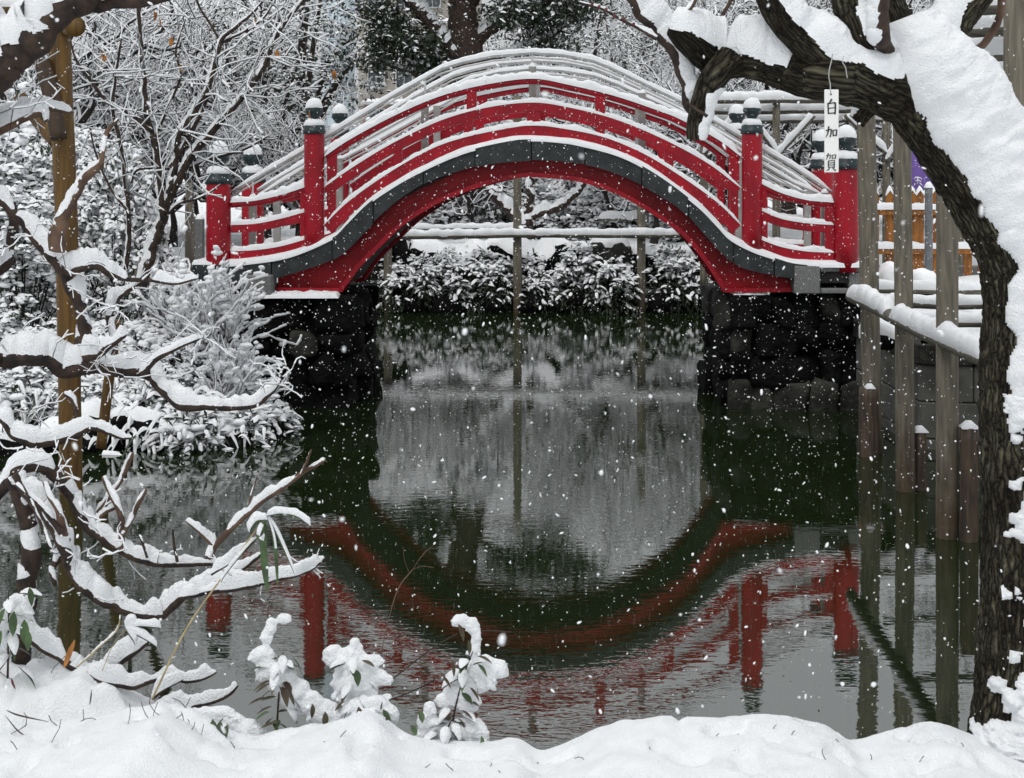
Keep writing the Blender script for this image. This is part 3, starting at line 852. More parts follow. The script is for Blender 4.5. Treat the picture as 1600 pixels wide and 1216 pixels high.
# ------------------------------------------------------------------ branches traced in the photograph, stood at their own distances
# furrowed bark: long ridges that run up the stem
def bark_tube(pos, rad, n=72, depth=0.06, seed=0, knob=0.16):
    T, N, B = frames(pos); m = len(pos)
    L = np.concatenate([[0], np.cumsum(np.linalg.norm(np.diff(pos, axis=0), axis=1))])
    an = np.arange(n) * 2 * PI / n
    d = N[:, None, :] * np.cos(an)[None, :, None] + B[:, None, :] * np.sin(an)[None, :, None]
    rm = float(np.mean(rad))
    st = np.stack([np.broadcast_to(np.cos(an) * rm, (m, n)), np.broadcast_to(np.sin(an) * rm, (m, n)), np.broadcast_to(L[:, None], (m, n))], -1)
    q = st * np.array((25, 25, 6.0))
    r1 = np.abs(fbm(q + seed, 3) - 0.5) * 2
    r2 = np.abs(fbm(q * np.array((2.6, 2.6, 2.2)) + seed + 31, 3) - 0.5) * 2
    R = rad[:, None] * (1 + depth * (1.6 * r1 + 1.3 * r2 - 1.2) + knob * (fbm(q * 0.35 + seed, 2) - 0.5) * 2)
    v = (pos[:, None, :] + d * R[:, :, None]).reshape(-1, 3)
    i = np.arange(m - 1)[:, None] * n; j = np.arange(n)[None, :]; j2 = (j + 1) % n
    Q = np.stack([i + j, i + j2, i + n + j2, i + n + j], -1).reshape(-1, 4)
    v = np.vstack([v, pos[0], pos[-1]]); t = []
    for k in range(n): t += [(m * n, (k + 1) % n, k), (m * n + 1, (m - 1) * n + k, (m - 1) * n + (k + 1) % n)]
    st = np.vstack([st.reshape(-1, 3), (0, 0, 0), (0, 0, L[-1])])
    return v, Q, t, st
def bark_obj(name, parent, *a):
    v, q, t, st = bark_tube(*a)
    o = MB().add(v, q, t).build(name, M['bark'], parent)
    at = o.data.attributes.new('stem', 'FLOAT_VECTOR', 'POINT'); at.data.foreach_set('vector', (st + a[4]).astype(np.float32).ravel())
    return o

def branch(parent, pts, Y, mat_key='bark_dark', h=1.0, per=7, n=12, rough=0.22, snow=True, dy=None, D=(0, 0, 1), lo=0.40, seed=None, name='branch', fr=11, edge=0.75, lump=0.75, gmin=0.22, srange=None, fine=0.006, sn=22, side=0.22, end_round=True, amax=1.9, taper=0.10, sfr=None, gap=0.30, jit=0.55):
    "pts: (px, py, radius px[, distance offset])"
    a = np.array([(list(p) + [0.0])[:4] for p in pts], float)
    c = cr(a, per)
    wob = (seed if seed is not None else int(abs(a[:, :2].sum())) % 997)
    Yk = Y + c[:, 3] + 0.06 * (fbm(np.stack([c[:, 0] * 0.02, c[:, 1] * 0.02, np.full(len(c), wob * 1.7)], -1), 2) - 0.5) * 2
    pos = np.stack([(c[:, 0] - 800) * Yk / F, Yk, H - (c[:, 1] - 260) * Yk / F], -1)
    rad = np.maximum(c[:, 2], 0.8) * Yk / F
    if mat_key != 'bark' and jit:                                   # crooked, as plum wood grows
        ar = np.concatenate([[0], np.cumsum(np.linalg.norm(np.diff(pos, axis=0), axis=1))])
        for ax in range(3):
            pos[:, ax] += (fbm(np.stack([ar * 14, np.full(len(ar), wob * 0.37), np.full(len(ar), ax * 9.1)], -1), 2) - 0.5) * 2 * jit * np.maximum(rad, 0.008) * np.minimum(1, ar / 0.05)
    rr = rad.copy()
    if end_round: rr[-1] *= 0.55
    if mat_key == 'bark':
        ff = cr(np.column_stack([pos, rr]), 2)
        o = bark_obj(name, parent, ff[:, :3], ff[:, 3], 56, 0.075, wob % 50, 0.14)
    else:
        o = MB().add(*tube(pos, rr, n, True, rough, fr, wob)).build(name, M[mat_key], parent)
    if snow:
        f = cr(np.column_stack([pos, rad]), 3)
        if srange: 
            k0, k1 = int(srange[0] * (len(f) - 1)), int(srange[1] * (len(f) - 1)) + 1
            f = f[k0:k1]
        hh = (f[:, 3] * 1.0 + (0.004 if mat_key == 'bark_pale' else 0.009)) * 1.0 * h * (0.35 + 1.3 * fbm(f[:, :3] * 6 + wob, 2))
        MB().add(*snow_shell(f[:, :3], f[:, 3] * 1.04, hh, D, sn, amax, lo, sfr or fr, edge, lump, wob, taper, gmin, fine, side, gap)).build('snow', M['snow'], o)['kind'] = 'stuff'
    return o, pos, rad

# ---------------- the big leaning plum tree at the right
tr = empty('plum_tree', P(1590, 1185, 6.15), 'leaning lichen covered plum tree on the near bank, deep snow on its trunk', 'tree')
tr.location = (0, 0, 0)
trunk_pts = [(1592, 1230, 92), (1592, 1150, 80), (1602, 1000, 76), (1608, 850, 78), (1610, 700, 81), (1608, 580, 78), (1605, 480, 72), (1596, 415, 68), (1574, 360, 65), (1539, 298, 64), (1497, 233, 64), (1464, 183, 64), (1428, 130, 62), (1398, 80, 58), (1378, 35, 50), (1366, -10, 44), (1360, -60, 40)]
a = np.array(trunk_pts, float); c = cr(a, 14)
Yk = np.full(len(c), 6.1)
pos = np.stack([(c[:, 0] - 800) * Yk / F, Yk, H - (c[:, 1] - 260) * Yk / F], -1); rad = c[:, 2] * Yk / F
fine = cr(np.column_stack([pos, rad]), 3)
tk = bark_obj('trunk', tr, fine[:, :3], fine[:, 3], 110, 0.075, 3, 0.10)
# wind-driven snow plastered on the upper right side of the stem
Z = fine[:, 2]
D = (0.66, -0.58, 0.48)
up = (Z > 1.72) & (Z < 3.24)
f = fine[up]
f = cr(f, 2)
MB().add(*snow_shell(f[:, :3], f[:, 3] * 1.02, 0.07, D, 96, 1.8, 0.06, 7, 0.9, 0.28, 5, 0.03, -0.4, 0.0035, 0.9)).build('snow', M['snow'], tk)['kind'] = 'stuff'
f = cr(fine[(Z <= 1.80) & (Z > 0.75)], 2)
MB().add(*snow_shell(f[:, :3], f[:, 3] * 1.02, 0.035, (0.66, -0.74, 0.1), 80, 1.6, 0.50, 8, 2.0, 0.6, 8, 0.02, -0.4, 0.012, 0.8)).build('snow', M['snow'], tk)['kind'] = 'stuff'
f = cr(fine[(Z <= 0.80)], 2)
MB().add(*snow_shell(f[:, :3], f[:, 3] * 1.02, 0.035, (-0.1, -0.95, 0.1), 70, 1.6, 0.62, 9, 1.5, 0.6, 18, 0.08, -0.4, 0.012, 0.8)).build('snow', M['snow'], tk)['kind'] = 'stuff'

BK = dict(mat_key='bark', n=40, rough=0.2, per=10, fr=16, sn=44, fine=0.006, sfr=9, lump=0.45, gap=0.18)
branch(tr, [(1450, 168, 40, .12), (1405, 142, 50, .08), (1360, 126, 48), (1310, 118, 46), (1255, 112, 42, .05), (1205, 96, 37, .1), (1165, 88, 33, .1), (1120, 88, 31, .1), (1085, 66, 28, .05), (1062, 48, 22, 0), (1050, 40, 15, 0)], 6.0, h=0.85, lo=0.05, srange=(0.43, 1.0), edge=0.7, **BK)
branch(tr, [(1140, 92, 27), (1122, 112, 24), (1104, 140, 19), (1093, 170, 17), (1088, 200, 16), (1087, 219, 14)], 6.05, h=0.35, D=(0.85, -0.1, 0.5), lo=0.55, srange=(0.3, 1.0), **BK)
branch(tr, [(1092, 182, 8), (1078, 168, 8), (1071, 130, 9), (1058, 90, 10), (1030, 52, 11), (1006, 22, 11), (985, -8, 10), (970, -40, 9)], 6.1, mat_key='bark_dark', h=1.1, D=(0.55, -0.1, 0.8), lo=0.1, sn=20, n=16, per=10, gmin=-0.3)
branch(tr, [(1430, 150, 34, .16), (1385, 136, 40, .08), (1340, 118, 36), (1288, 88, 30), (1240, 48, 26), (1212, 12, 24), (1190, -40, 22)], 5.95, h=0.6, D=(0.6, -0.25, 0.75), lo=0.35, gmin=-0.2, **BK)
branch(tr, [(1408, 130, 34, .14), (1378, 96, 36, .05), (1352, 70, 32), (1332, 25, 28), (1318, -40, 26)], 5.98, h=0.3, D=(0.9, -0.3, 0.3), lo=0.6, gmin=-0.2, **BK)
branch(tr, [(1392, 95, 15, .22), (1379, 68, 16, .06), (1372, 40, 15), (1377, 5, 15), (1385, -40, 14)], 5.86, mat_key='bark_dark', h=0.3, D=(-0.8, -0.3, 0.4), lo=0.5, gmin=-0.2, n=18, rough=0.2)
branch(tr, [(1425, 130, 34, .05), (1455, 90, 36), (1495, 30, 30), (1530, -8, 24), (1560, -40, 20)], 6.2, h=0.4, D=(-0.3, -0.3, 0.9), lo=0.4, gmin=-0.2, **BK)
branch(tr, [(1523, 82, 6), (1545, 55, 6), (1560, 25, 6), (1566, -20, 6)], 6.3, mat_key='bark_pale', h=0.0, snow=False)
branch(tr, [(1338, 190, 14), (1352, 175, 13), (1380, 152, 12), (1402, 140, 12)], 6.2, mat_key='bark', h=0.8, n=18)
branch(tr, [(1060, 36, 3.5), (1080, 10, 4), (1095, -15, 4)], 5.95, mat_key='bark_pale', h=0.3)
branch(tr, [(1026, 60, 4), (1000, 45, 3), (968, 30, 2.6), (940, 14, 2.2), (905, 4, 2)], 6.05, mat_key='bark_dark', h=0.5)
branch(tr, [(1130, 22, 3), (1138, 8, 3), (1148, -12, 3)], 5.95, mat_key='bark_dark', snow=False)
branch(tr, [(1105, 182, 3), (1090, 172, 2.2), (1073, 158, 1.6)], 5.98, mat_key='bark_dark', snow=False)
for (px, py) in ((1132, 18), (1136, 14), (1141, 6), (1130, 24), (1145, 2), (936, 13), (947, 17), (925, 9), (960, 27), (975, 32), (990, 40)):
    v, t = ico(1); q = P(px, py - 2, 5.98)
    MB().add(v * 0.0075 * np.array((1, 1, 1.2)) + q, None, t).build('bud', M['bud'], tr)

# the hanging name board with its wire
sg = empty('name_board', (0, 0, 0), 'white hanging wooden name board with three black brush written characters', 'sign')
YS = 5.72
k = YS / F
def S(px, py, dy=0.0): return P(px, py, YS + dy)
tilt = 1.0
x0, x1, y0, y1 = 1288.5, 1310.5, 140.0, 269.5
a, b2 = S(x0, y1), S(x1, y0)
bd = MB().add(*bevel_box(a[0], b2[0], YS, YS + 0.008, a[2], b2[2], 0.0015)).build('board', M['white'], sg, False)
def stroke(mb, pts, w):
    p = np.array(pts, float); p3 = np.stack([(p[:, 0] - 800) * k, np.full(len(p), YS - 0.0012), H - (p[:, 1] - 260) * k], -1)
    ws = np.array(w if hasattr(w, '__len__') else [w] * len(p), float) * k
    d = np.gradient(p3, axis=0); nn = nrm(np.stack([-d[:, 2], d[:, 1] * 0, d[:, 0]], -1))
    L, R = p3 + nn * ws[:, None] / 2, p3 - nn * ws[:, None] / 2
    m = len(p)
    v = np.concatenate([L, R, L + (0, 0.001, 0), R + (0, 0.001, 0)])
    q = []
    for j in range(m - 1): q += [(j, j + 1, m + j + 1, m + j), (j, 2*m + j, 2*m + j + 1, j + 1), (m + j, m + j + 1, 3*m + j + 1, 3*m + j)]
    q += [(0, m, 3*m, 2*m), (m-1, 3*m-1, 4*m-1, 2*m-1)]
    mb.add(v, q)
c1 = MB()                                       # 白
for pts, w in (([(1299.5, 155), (1297.5, 159), (1295, 161.5)], [3, 2.4, 1.2]), ([(1293.6, 161), (1294, 170), (1294.4, 178.5)], [2.2, 2.2, 2]), ([(1293.4, 162.5), (1299, 161.4), (1305, 160.6)], [2, 1.8, 2.4]),
               ([(1305, 160.4), (1305.2, 170), (1304.6, 179)], [2.8, 2.4, 2.6]), ([(1294.4, 169.6), (1299, 169), (1304.6, 168.6)], [1.6, 1.5, 1.6]), ([(1294.2, 177.6), (1299, 177), (1304.8, 176.6)], [1.8, 1.7, 2])): stroke(c1, pts, w)
c1.build('character', M['ink'], bd, False)
c2 = MB()                                       # 加
for pts, w in (([(1290.4, 204.4), (1294, 203.2), (1298.6, 202.4), (1298.6, 208), (1297, 214.5), (1295.4, 213.4)], [2, 1.9, 2.6, 2.2, 2, 1]), ([(1294.8, 197.6), (1294.4, 204), (1292.8, 210), (1290.2, 215)], [2.6, 2.2, 2, 1]),
               ([(1301.2, 203.4), (1301.6, 208), (1302, 213.4)], [2, 2, 2]), ([(1301.2, 204.4), (1304, 203.6), (1307.2, 203), (1307, 208), (1306.4, 213)], [1.7, 1.7, 2.6, 2.2, 2]), ([(1302, 212), (1304, 211.6), (1306.6, 211.2)], [1.5, 1.5, 1.6])): stroke(c2, pts, w)
c2.build('character', M['ink'], bd, False)
c3 = MB()                                       # 賀
for pts, w in (([(1291, 243.6), (1294, 242.8), (1297.4, 242.2), (1297.2, 245.5), (1296.2, 249)], [1.5, 1.4, 2, 1.7, 1.3]), ([(1294, 239.6), (1293.4, 244), (1291, 249.4)], [1.8, 1.6, 1]),
               ([(1300, 242.6), (1300.2, 245), (1300.6, 248.4)], [1.5] * 3), ([(1300, 243), (1303, 242.4), (1305.8, 242), (1305.6, 245), (1305, 248.2)], [1.3, 1.3, 1.9, 1.6, 1.5]), ([(1300.6, 247.8), (1303, 247.4), (1305.2, 247.2)], [1.2] * 3),
               ([(1294.2, 251.4), (1294.2, 256), (1294.4, 262.4)], [1.6] * 3), ([(1294.2, 251.8), (1299, 251), (1303.6, 250.6), (1303.6, 256), (1303.4, 262.4)], [1.3, 1.3, 2, 1.8, 1.8]), ([(1294.4, 255), (1299, 254.6), (1303.4, 254.4)], [1.2] * 3),
               ([(1294.4, 258.4), (1299, 258), (1303.4, 257.8)], [1.2] * 3), ([(1294.4, 261.8), (1299, 261.4), (1303.4, 261.2)], [1.3] * 3), ([(1296.6, 262.6), (1294.6, 265), (1291.4, 267)], [1.8, 1.6, 0.8]), ([(1300.6, 262.4), (1303, 264.6), (1305.6, 267)], [1.2, 1.8, 2.4])): stroke(c3, pts, w)
c3.build('character', M['ink'], bd, False)
wr = MB()
wr.add(*tube(cr([S(1301, 84), S(1299, 96), S(1296, 108), S(1295, 120, 0.0), S(1297, 130), S(1297.5, 139), S(1298, 147, -0.004)], 6), 0.9 * k, 6))
wr.add(*tube(cr([S(1318, 88), S(1316.5, 97), S(1321, 105), S(1322.5, 114), S(1324, 122)], 6), 0.8 * k, 6))
wr.build('wire', M['wire'], sg)
v_, t_ = ico(1)
MB().add(v_ * np.array((1.7 * k, 0.001, 1.7 * k)) + S(1298.2, 147.5, -0.001), None, t_).build('hole', M['ink'], bd)

# ---------------- the low spreading plum at the left
tl = empty('plum_tree', (0, 0, 0), 'low spreading plum tree reaching in from the left edge, thick snow along its branches', 'tree')
YL = 7.0
branch(tl, [(-95, 1120, 40), (-90, 950, 38), (-85, 780, 36), (-80, 600, 36), (-70, 420, 34), (-55, 260, 32), (-35, 150, 30), (0, 106, 29), (48, 62, 28), (92, 22, 24), (130, -8, 22), (170, -40, 20)], YL, name='trunk', h=1.15, n=22, sn=30, gmin=0.3, lo=0.15, amax=2.1, gap=0)
branch(tl, [(85, 12, 13), (130, 6, 13), (175, 6, 12), (228, -2, 10), (280, -14, 9)], YL + 0.1, h=0.9)
# main mid branch and what leaves it
branch(tl, [(-80, 575, 22), (-30, 560, 18), (20, 557, 15), (62, 558, 13), (105, 577, 14), (138, 566, 16), (180, 577, 12), (232, 583, 11), (258, 606, 11, -.05), (284, 630, 9, -.08), (320, 636, 7, -.1), (365, 636, 6, -.1), (400, 630, 5, -.1), (425, 612, 4, -.1), (440, 592, 3, -.1)], YL, h=1.15, n=18, sn=28, amax=2.0, lo=0.35)
branch(tl, [(122, 562, 13), (130, 530, 11), (128, 490, 10), (112, 450, 10), (92, 415, 10), (62, 380, 9), (35, 345, 8), (8, 320, 7), (-20, 300, 7)], YL + 0.05, h=1.1, n=14)
branch(tl, [(92, 412, 9), (112, 424, 7), (125, 418, 7), (150, 415, 7), (172, 428, 6), (195, 436, 4), (235, 438, 3), (275, 444, 2.4), (310, 434, 2)], YL, h=2.2)
branch(tl, [(88, 392, 13), (92, 365, 13), (100, 335, 10), (118, 300, 8), (138, 272, 7), (160, 254, 6)], YL - 0.05, 'bark_pale', h=0.5)
branch(tl, [(157, 257, 4), (162, 235, 4), (165, 215, 4), (172, 200, 3.5), (186, 185, 2)], YL - 0.05, 'bark_pale', h=0.2)
branch(tl, [(132, 560, 9), (152, 552, 7), (175, 538, 5), (196, 524, 3.5)], YL - 0.1, h=2.0)
branch(tl, [(222, 584, 6), (245, 562, 5), (268, 548, 4), (290, 538, 3), (318, 528, 2)], YL - 0.1, h=1.0)
branch(tl, [(160, 575, 6), (175, 540, 5, .1), (172, 500, 5, .15), (180, 470, 5, .2), (205, 452, 4, .2), (222, 440, 3, .2)], YL + 0.1, h=1.2)
branch(tl, [(-40, 190, 8), (10, 180, 7), (40, 172, 6), (80, 170, 5), (112, 175, 4)], YL + 0.2, 'bark_pale', h=1.6)
branch(tl, [(-40, 225, 9), (0, 205, 8), (30, 188, 7), (62, 178, 6), (72, 190, 5)], YL + 0.15, 'bark_pale', h=1.6)
branch(tl, [(-40, 450, 11), (0, 418, 10), (15, 385, 9), (22, 350, 8), (20, 310, 7)], YL + 0.3, h=0.8)
# second tier
branch(tl, [(-85, 640, 16), (-40, 640, 12), (0, 652, 9), (22, 676, 8), (50, 692, 8), (80, 690, 8), (118, 680, 7), (145, 668, 5), (185, 682, 3), (205, 684, 2)], YL - 0.25, h=1.3)
branch(tl, [(113, 682, 4), (118, 650, 4), (112, 625, 3.5), (100, 615, 2.5)], YL - 0.25, h=0.9)
# third tier: the arch down to the water
branch(tl, [(-90, 830, 20), (-40, 795, 15), (0, 764, 13), (30, 731, 11), (62, 728, 10), (92, 748, 10), (120, 788, 9), (140, 825, 9), (163, 842, 8), (200, 866, 7), (250, 880, 6), (310, 882, 4), (366, 878, 2.5)], YL - 0.4, h=1.25, n=16, sn=24)
branch(tl, [(18, 745, 12), (32, 785, 13), (45, 825, 14), (48, 870, 15), (42, 920, 15), (35, 985, 15), (30, 1060, 16)], YL - 0.4, h=0.6)
branch(tl, [(25, 740, 9), (52, 780, 9), (78, 815, 9), (98, 852, 9), (108, 885, 9), (128, 915, 9), (160, 938, 9), (205, 957, 8), (245, 962, 8), (272, 944, 8), (292, 926, 7), (330, 914, 6), (372, 892, 5), (408, 866, 3.5)], YL - 0.5, h=1.5, n=16, sn=24, amax=2.0)
branch(tl, [(282, 934, 5), (330, 922, 5), (380, 918, 4), (430, 906, 3.5), (480, 893, 3), (508, 872, 2.2)], YL - 0.55, h=1.9)
branch(tl, [(120, 905, 7), (160, 900, 6), (120, 880, 6)][:1] + [(100, 870, 6), (82, 890, 5), (86, 915, 4)], YL - 0.5, h=2.0)
branch(tl, [(186, 858, 6), (190, 838, 5), (190, 812, 5), (178, 780, 5), (160, 745, 3.5)], YL - 0.45, 'bark_pale', h=0.5)
branch(tl, [(192, 836, 4), (204, 812, 4), (216, 788, 3.6), (229, 765, 3)], YL - 0.45, 'bark_pale', h=0.6)
branch(tl, [(182, 792, 4), (165, 800, 3.5), (150, 812, 3)], YL - 0.4, 'bark_pale', h=0.9)
branch(tl, [(152, 800, 4), (172, 775, 4), (192, 745, 4), (207, 708, 3)], YL - 0.3, 'bark_pale', h=1.2)
branch(tl, [(105, 845, 7), (98, 822, 7), (90, 795, 5), (78, 775, 4), (68, 752, 3)], YL - 0.55, 'bark_pale', h=0.7)
branch(tl, [(98, 835, 5), (70, 800, 4), (48, 776, 3), (24, 757, 3)], YL - 0.6, 'bark_dark', h=0.6)
branch(tl, [(80, 858, 2.5), (66, 825, 2.5), (52, 790, 2.5), (34, 750, 2)], YL - 0.65, 'bark_dark', h=0.3)
branch(tl, [(325, 872, 6), (340, 850, 5.5), (366, 820, 5), (400, 790, 4.6), (440, 762, 4.2), (475, 738, 3.6), (508, 718, 3)], YL - 0.5, 'bark_pale', h=1.0, edge=1.0, lump=0.9, lo=0.2)
branch(tl, [(470, 742, 2.2), (478, 725, 2), (487, 703, 1.6)], YL - 0.5, 'bark_pale', h=0.2)
branch(tl, [(386, 800, 1.8), (394, 770, 1.6), (401, 745, 1.3)], YL - 0.5, 'bark_pale', h=0.1)
branch(tl, [(338, 855, 3.4), (322, 842, 3), (306, 826, 2.4), (290, 813, 1.8)], YL - 0.5, 'bark_pale', h=1.6)
branch(tl, [(277, 878, 2.5), (272, 850, 2.2), (270, 826, 1.6)], YL - 0.45, 'bark_dark', h=2.0)
branch(tl, [(230, 872, 2.2), (222, 848, 2), (216, 836, 1.4)], YL - 0.5, 'bark_dark', h=0.3)
branch(tl, [(330, 898, 2), (372, 870, 2), (402, 840, 1.6)], YL - 0.7, 'bark_dark', h=1.6)
# lowest tier, just over the bank
branch(tl, [(-30, 985, 9), (20, 990, 7), (55, 1004, 6), (90, 1028, 6), (122, 1046, 6), (148, 1056, 5), (180, 1040, 5), (208, 1022, 4.5), (232, 1003, 3)], YL - 0.6, h=2.1)
branch(tl, [(135, 1052, 5), (165, 1066, 6), (205, 1072, 6), (235, 1064, 5), (262, 1058, 4.5), (292, 1064, 4), (318, 1060, 3.5), (338, 1050, 2.4)], YL - 0.65, h=2.1)
branch(tl, [(235, 1125, 6), (262, 1114, 6), (300, 1104, 5), (335, 1094, 4.5), (360, 1084, 3.5), (372, 1070, 2.4)], YL - 0.7, h=2.0)
branch(tl, [(238, 1092, 2.4), (255, 1078, 2.2), (285, 1062, 1.6)], YL - 0.7, h=2.2)
branch(tl, [(120, 1042, 1.6), (160, 1006, 1.6), (182, 985, 1.3), (187, 960, 1.1)], YL - 0.75, 'straw', h=0.2)
# fine twigs
def twigs(parent, starts, Y, n, ln, r, seed, name='twig', h=0.010, upb=0.2, mat_key='twig', gnarl=0.35, snow=True):
    rs = np.random.default_rng(seed)
    A, B2, R0, R1 = [], [], [], []
    for k in range(n):
        px, py = starts[rs.integers(len(starts))]
        p = P(px + rs.normal() * 4, py, Y + rs.normal() * 0.08)
        d = nrm(rs.normal(size=3) * np.array((1, 0.6, 1)) + np.array((0.2, 0, upb)))
        m = rs.integers(4, 9); st = ln * rs.uniform(0.5, 1.2) / m; rr = r * rs.uniform(0.6, 1.2)
        for j in range(m):
            d = nrm(d + rs.normal(size=3) * gnarl); q = p + d * st
            A.append(p); B2.append(q); R0.append(rr * (1 - 0.8 * j / m)); R1.append(rr * (1 - 0.8 * (j + 1) / m))
            if j > 1 and rs.random() < 0.45:
                d2 = nrm(d + rs.normal(size=3) * 0.8); q2 = p + d2 * st * 1.6
                A.append(p); B2.append(q2); R0.append(rr * 0.5); R1.append(rr * 0.25)
            p = q
    o = tag(MB().add(*segs(A, B2, R0, R1)).build(name, M[mat_key], parent), kind='stuff')
    if snow: MB().add(*snow_segs(A, B2, R0, R1, h)).build('snow', M['snow_fine'], o)['kind'] = 'stuff'
twigs(tl, [(200, 560), (240, 575), (270, 540), (300, 535), (320, 528), (430, 600), (405, 625), (180, 480), (210, 450)], YL, 26, 0.22, 0.0022, 1, upb=0.1, h=0.005)
twigs(tl, [(180, 540), (200, 590), (230, 600), (250, 560)], YL, 14, 0.25, 0.0014, 2, upb=-0.9, h=0.003)
twigs(tl, [(20, 170), (60, 150), (5, 120), (40, 185)], YL + 0.1, 14, 0.28, 0.0025, 3, h=0.005)
twigs(tl, [(20, 540), (50, 640), (10, 660), (60, 690)], YL, 12, 0.22, 0.0022, 4, upb=0.5, h=0.005)
twigs(tl, [(40, 700), (90, 750), (130, 800), (160, 840), (60, 790), (30, 735), (100, 860), (250, 880), (200, 860)], YL - 0.45, 30, 0.20, 0.0026, 11, upb=0.7, h=0.006, mat_key='bark_dark')
twigs(tl, [(150, 935), (220, 960), (300, 925), (360, 900), (420, 905), (480, 890)], YL - 0.55, 18, 0.12, 0.0022, 12, upb=0.5, h=0.006, mat_key='bark_pale')
twigs(tl, [(30, 560), (80, 565), (150, 570), (120, 500), (100, 420), (50, 370), (160, 415)], YL, 26, 0.2, 0.0024, 13, upb=0.6, h=0.006, mat_key='bark_dark')
twigs(tl, [(440, 590), (432, 600)], YL - 0.1, 10, 0.16, 0.0025, 6, upb=0.3, h=0.006, mat_key='bark_pale')

# ---------------- leafy sprigs, bamboo blades and straws on the near bank
def leaf_blade(L, W, fold=0.25, curl=0.25, n=7):
    "a leaf lying along +x with a midrib fold; verts and tris"
    s = np.linspace(0, 1, n); w = W / 2 * np.sin(PI * s ** 0.85) ** 0.9; w[0] = W * 0.03; w[-1] = 0
    z = -curl * L * s ** 2
    c = np.stack([s * L, s * 0, z], -1)
    Lf = np.stack([s * L, w, z + fold * w], -1); Rt = np.stack([s * L, -w, z + fold * w], -1)
    v = np.concatenate([Lf, c, Rt]); t = []
    for k in range(n - 1):
        t += [(k, n + k, n + k + 1), (k, n + k + 1, k + 1), (n + k, 2*n + k, 2*n + k + 1), (n + k, 2*n + k + 1, n + k + 1)]
    return v, np.array(t)

def leaf_snow(L, W, h, curl=0.25, n=9, k=7, s0=0.05, s1=0.97, seed=0):
    "snow lying on such a leaf"
    s = np.linspace(s0, s1, n); w = W / 2 * np.sin(PI * s ** 0.85) ** 0.9 * 1.02 + 0.001
    z = -curl * L * s ** 2; prof = np.sin(np.linspace(0.02, PI - 0.02, n)) ** 0.5
    a = np.linspace(0, PI, k)
    v = np.stack([np.repeat((s * L)[:, None], k, 1), np.cos(a)[None] * w[:, None], z[:, None] + 0.3 * np.abs(np.cos(a))[None] * w[:, None] + (np.sin(a) ** 0.7)[None] * (h * prof)[:, None] + 0.0015], -1)
    nzv = fbm(v * 60 + seed, 2) - 0.5
    v[:, :, 2] += nzv * h * 0.7 * (np.sin(a) > 0.05)[None]
    t = []
    for i in range(n - 1):
        for j in range(k - 1):
            A = i*k + j; t += [(A, A + k, A + k + 1), (A, A + k + 1, A + 1)]
    return v.reshape(-1, 3), np.array(t)

def put(v, p, yaw, pitch, roll=0.0, sc=1.0):
    m = rotmats(np.array([yaw]), np.array([pitch]), np.array([roll]), np.array([[sc, sc, sc]]))[0]
    return v @ m.T + np.asarray(p)

def sprig(label, px, py, Y, hgt, lean, nleaf, seed, mats=('leaf_brown', 'leaf_green'), L=0.075, W=0.03, lump=1.0, bare=0.35, droop=0.5):
    "evergreen sprig bowed under snow: stem, leaves (each with its snow), lumps bridging them"
    rs = np.random.default_rng(seed)
    root = empty('evergreen_sprig', (0, 0, 0), label, 'shrub', 'snow laden sprigs on the near bank')
    b0 = P(px, py, Y)
    st = cr([b0, b0 + np.array((lean * 0.25, 0.0, hgt * 0.4)), b0 + np.array((lean * 0.65, -0.01, hgt * 0.78)), b0 + np.array((lean, -0.02, hgt))], 6)
    MB().add(*tube(st, np.linspace(0.005, 0.002, len(st)), 8)).build('stem', M['bark_dark'], root)
    for k in range(nleaf):
        s = 0.12 + 0.88 * (k + rs.random() * 0.6) / nleaf
        p = st[int(min(s, 0.99) * (len(st) - 1))]
        yaw = k * 2.4 + rs.normal() * 0.3
        side = rs.uniform(0.0, 0.05)
        q = p + np.array((math.cos(yaw), math.sin(yaw), rs.uniform(-0.2, 0.3))) * side
        pit = rs.uniform(-0.9, 0.15) * droop * 2
        lf, t = leaf_blade(L * rs.uniform(0.75, 1.2), W * rs.uniform(0.8, 1.2), curl=rs.uniform(0.1, 0.4))
        o = MB().add(put(lf, q, yaw, pit), None, t).build('leaf', M[mats[rs.integers(len(mats))]], root)
        if rs.random() > bare:
            sv, t2 = leaf_snow(L, W * 1.25, 0.016 * lump * rs.uniform(0.7, 1.4), curl=0.2, seed=seed + k)
            MB().add(put(sv, q + np.array((0, 0, 0.002)), yaw, pit), None, t2).build('snow', M['snow'], o)
    return root, st

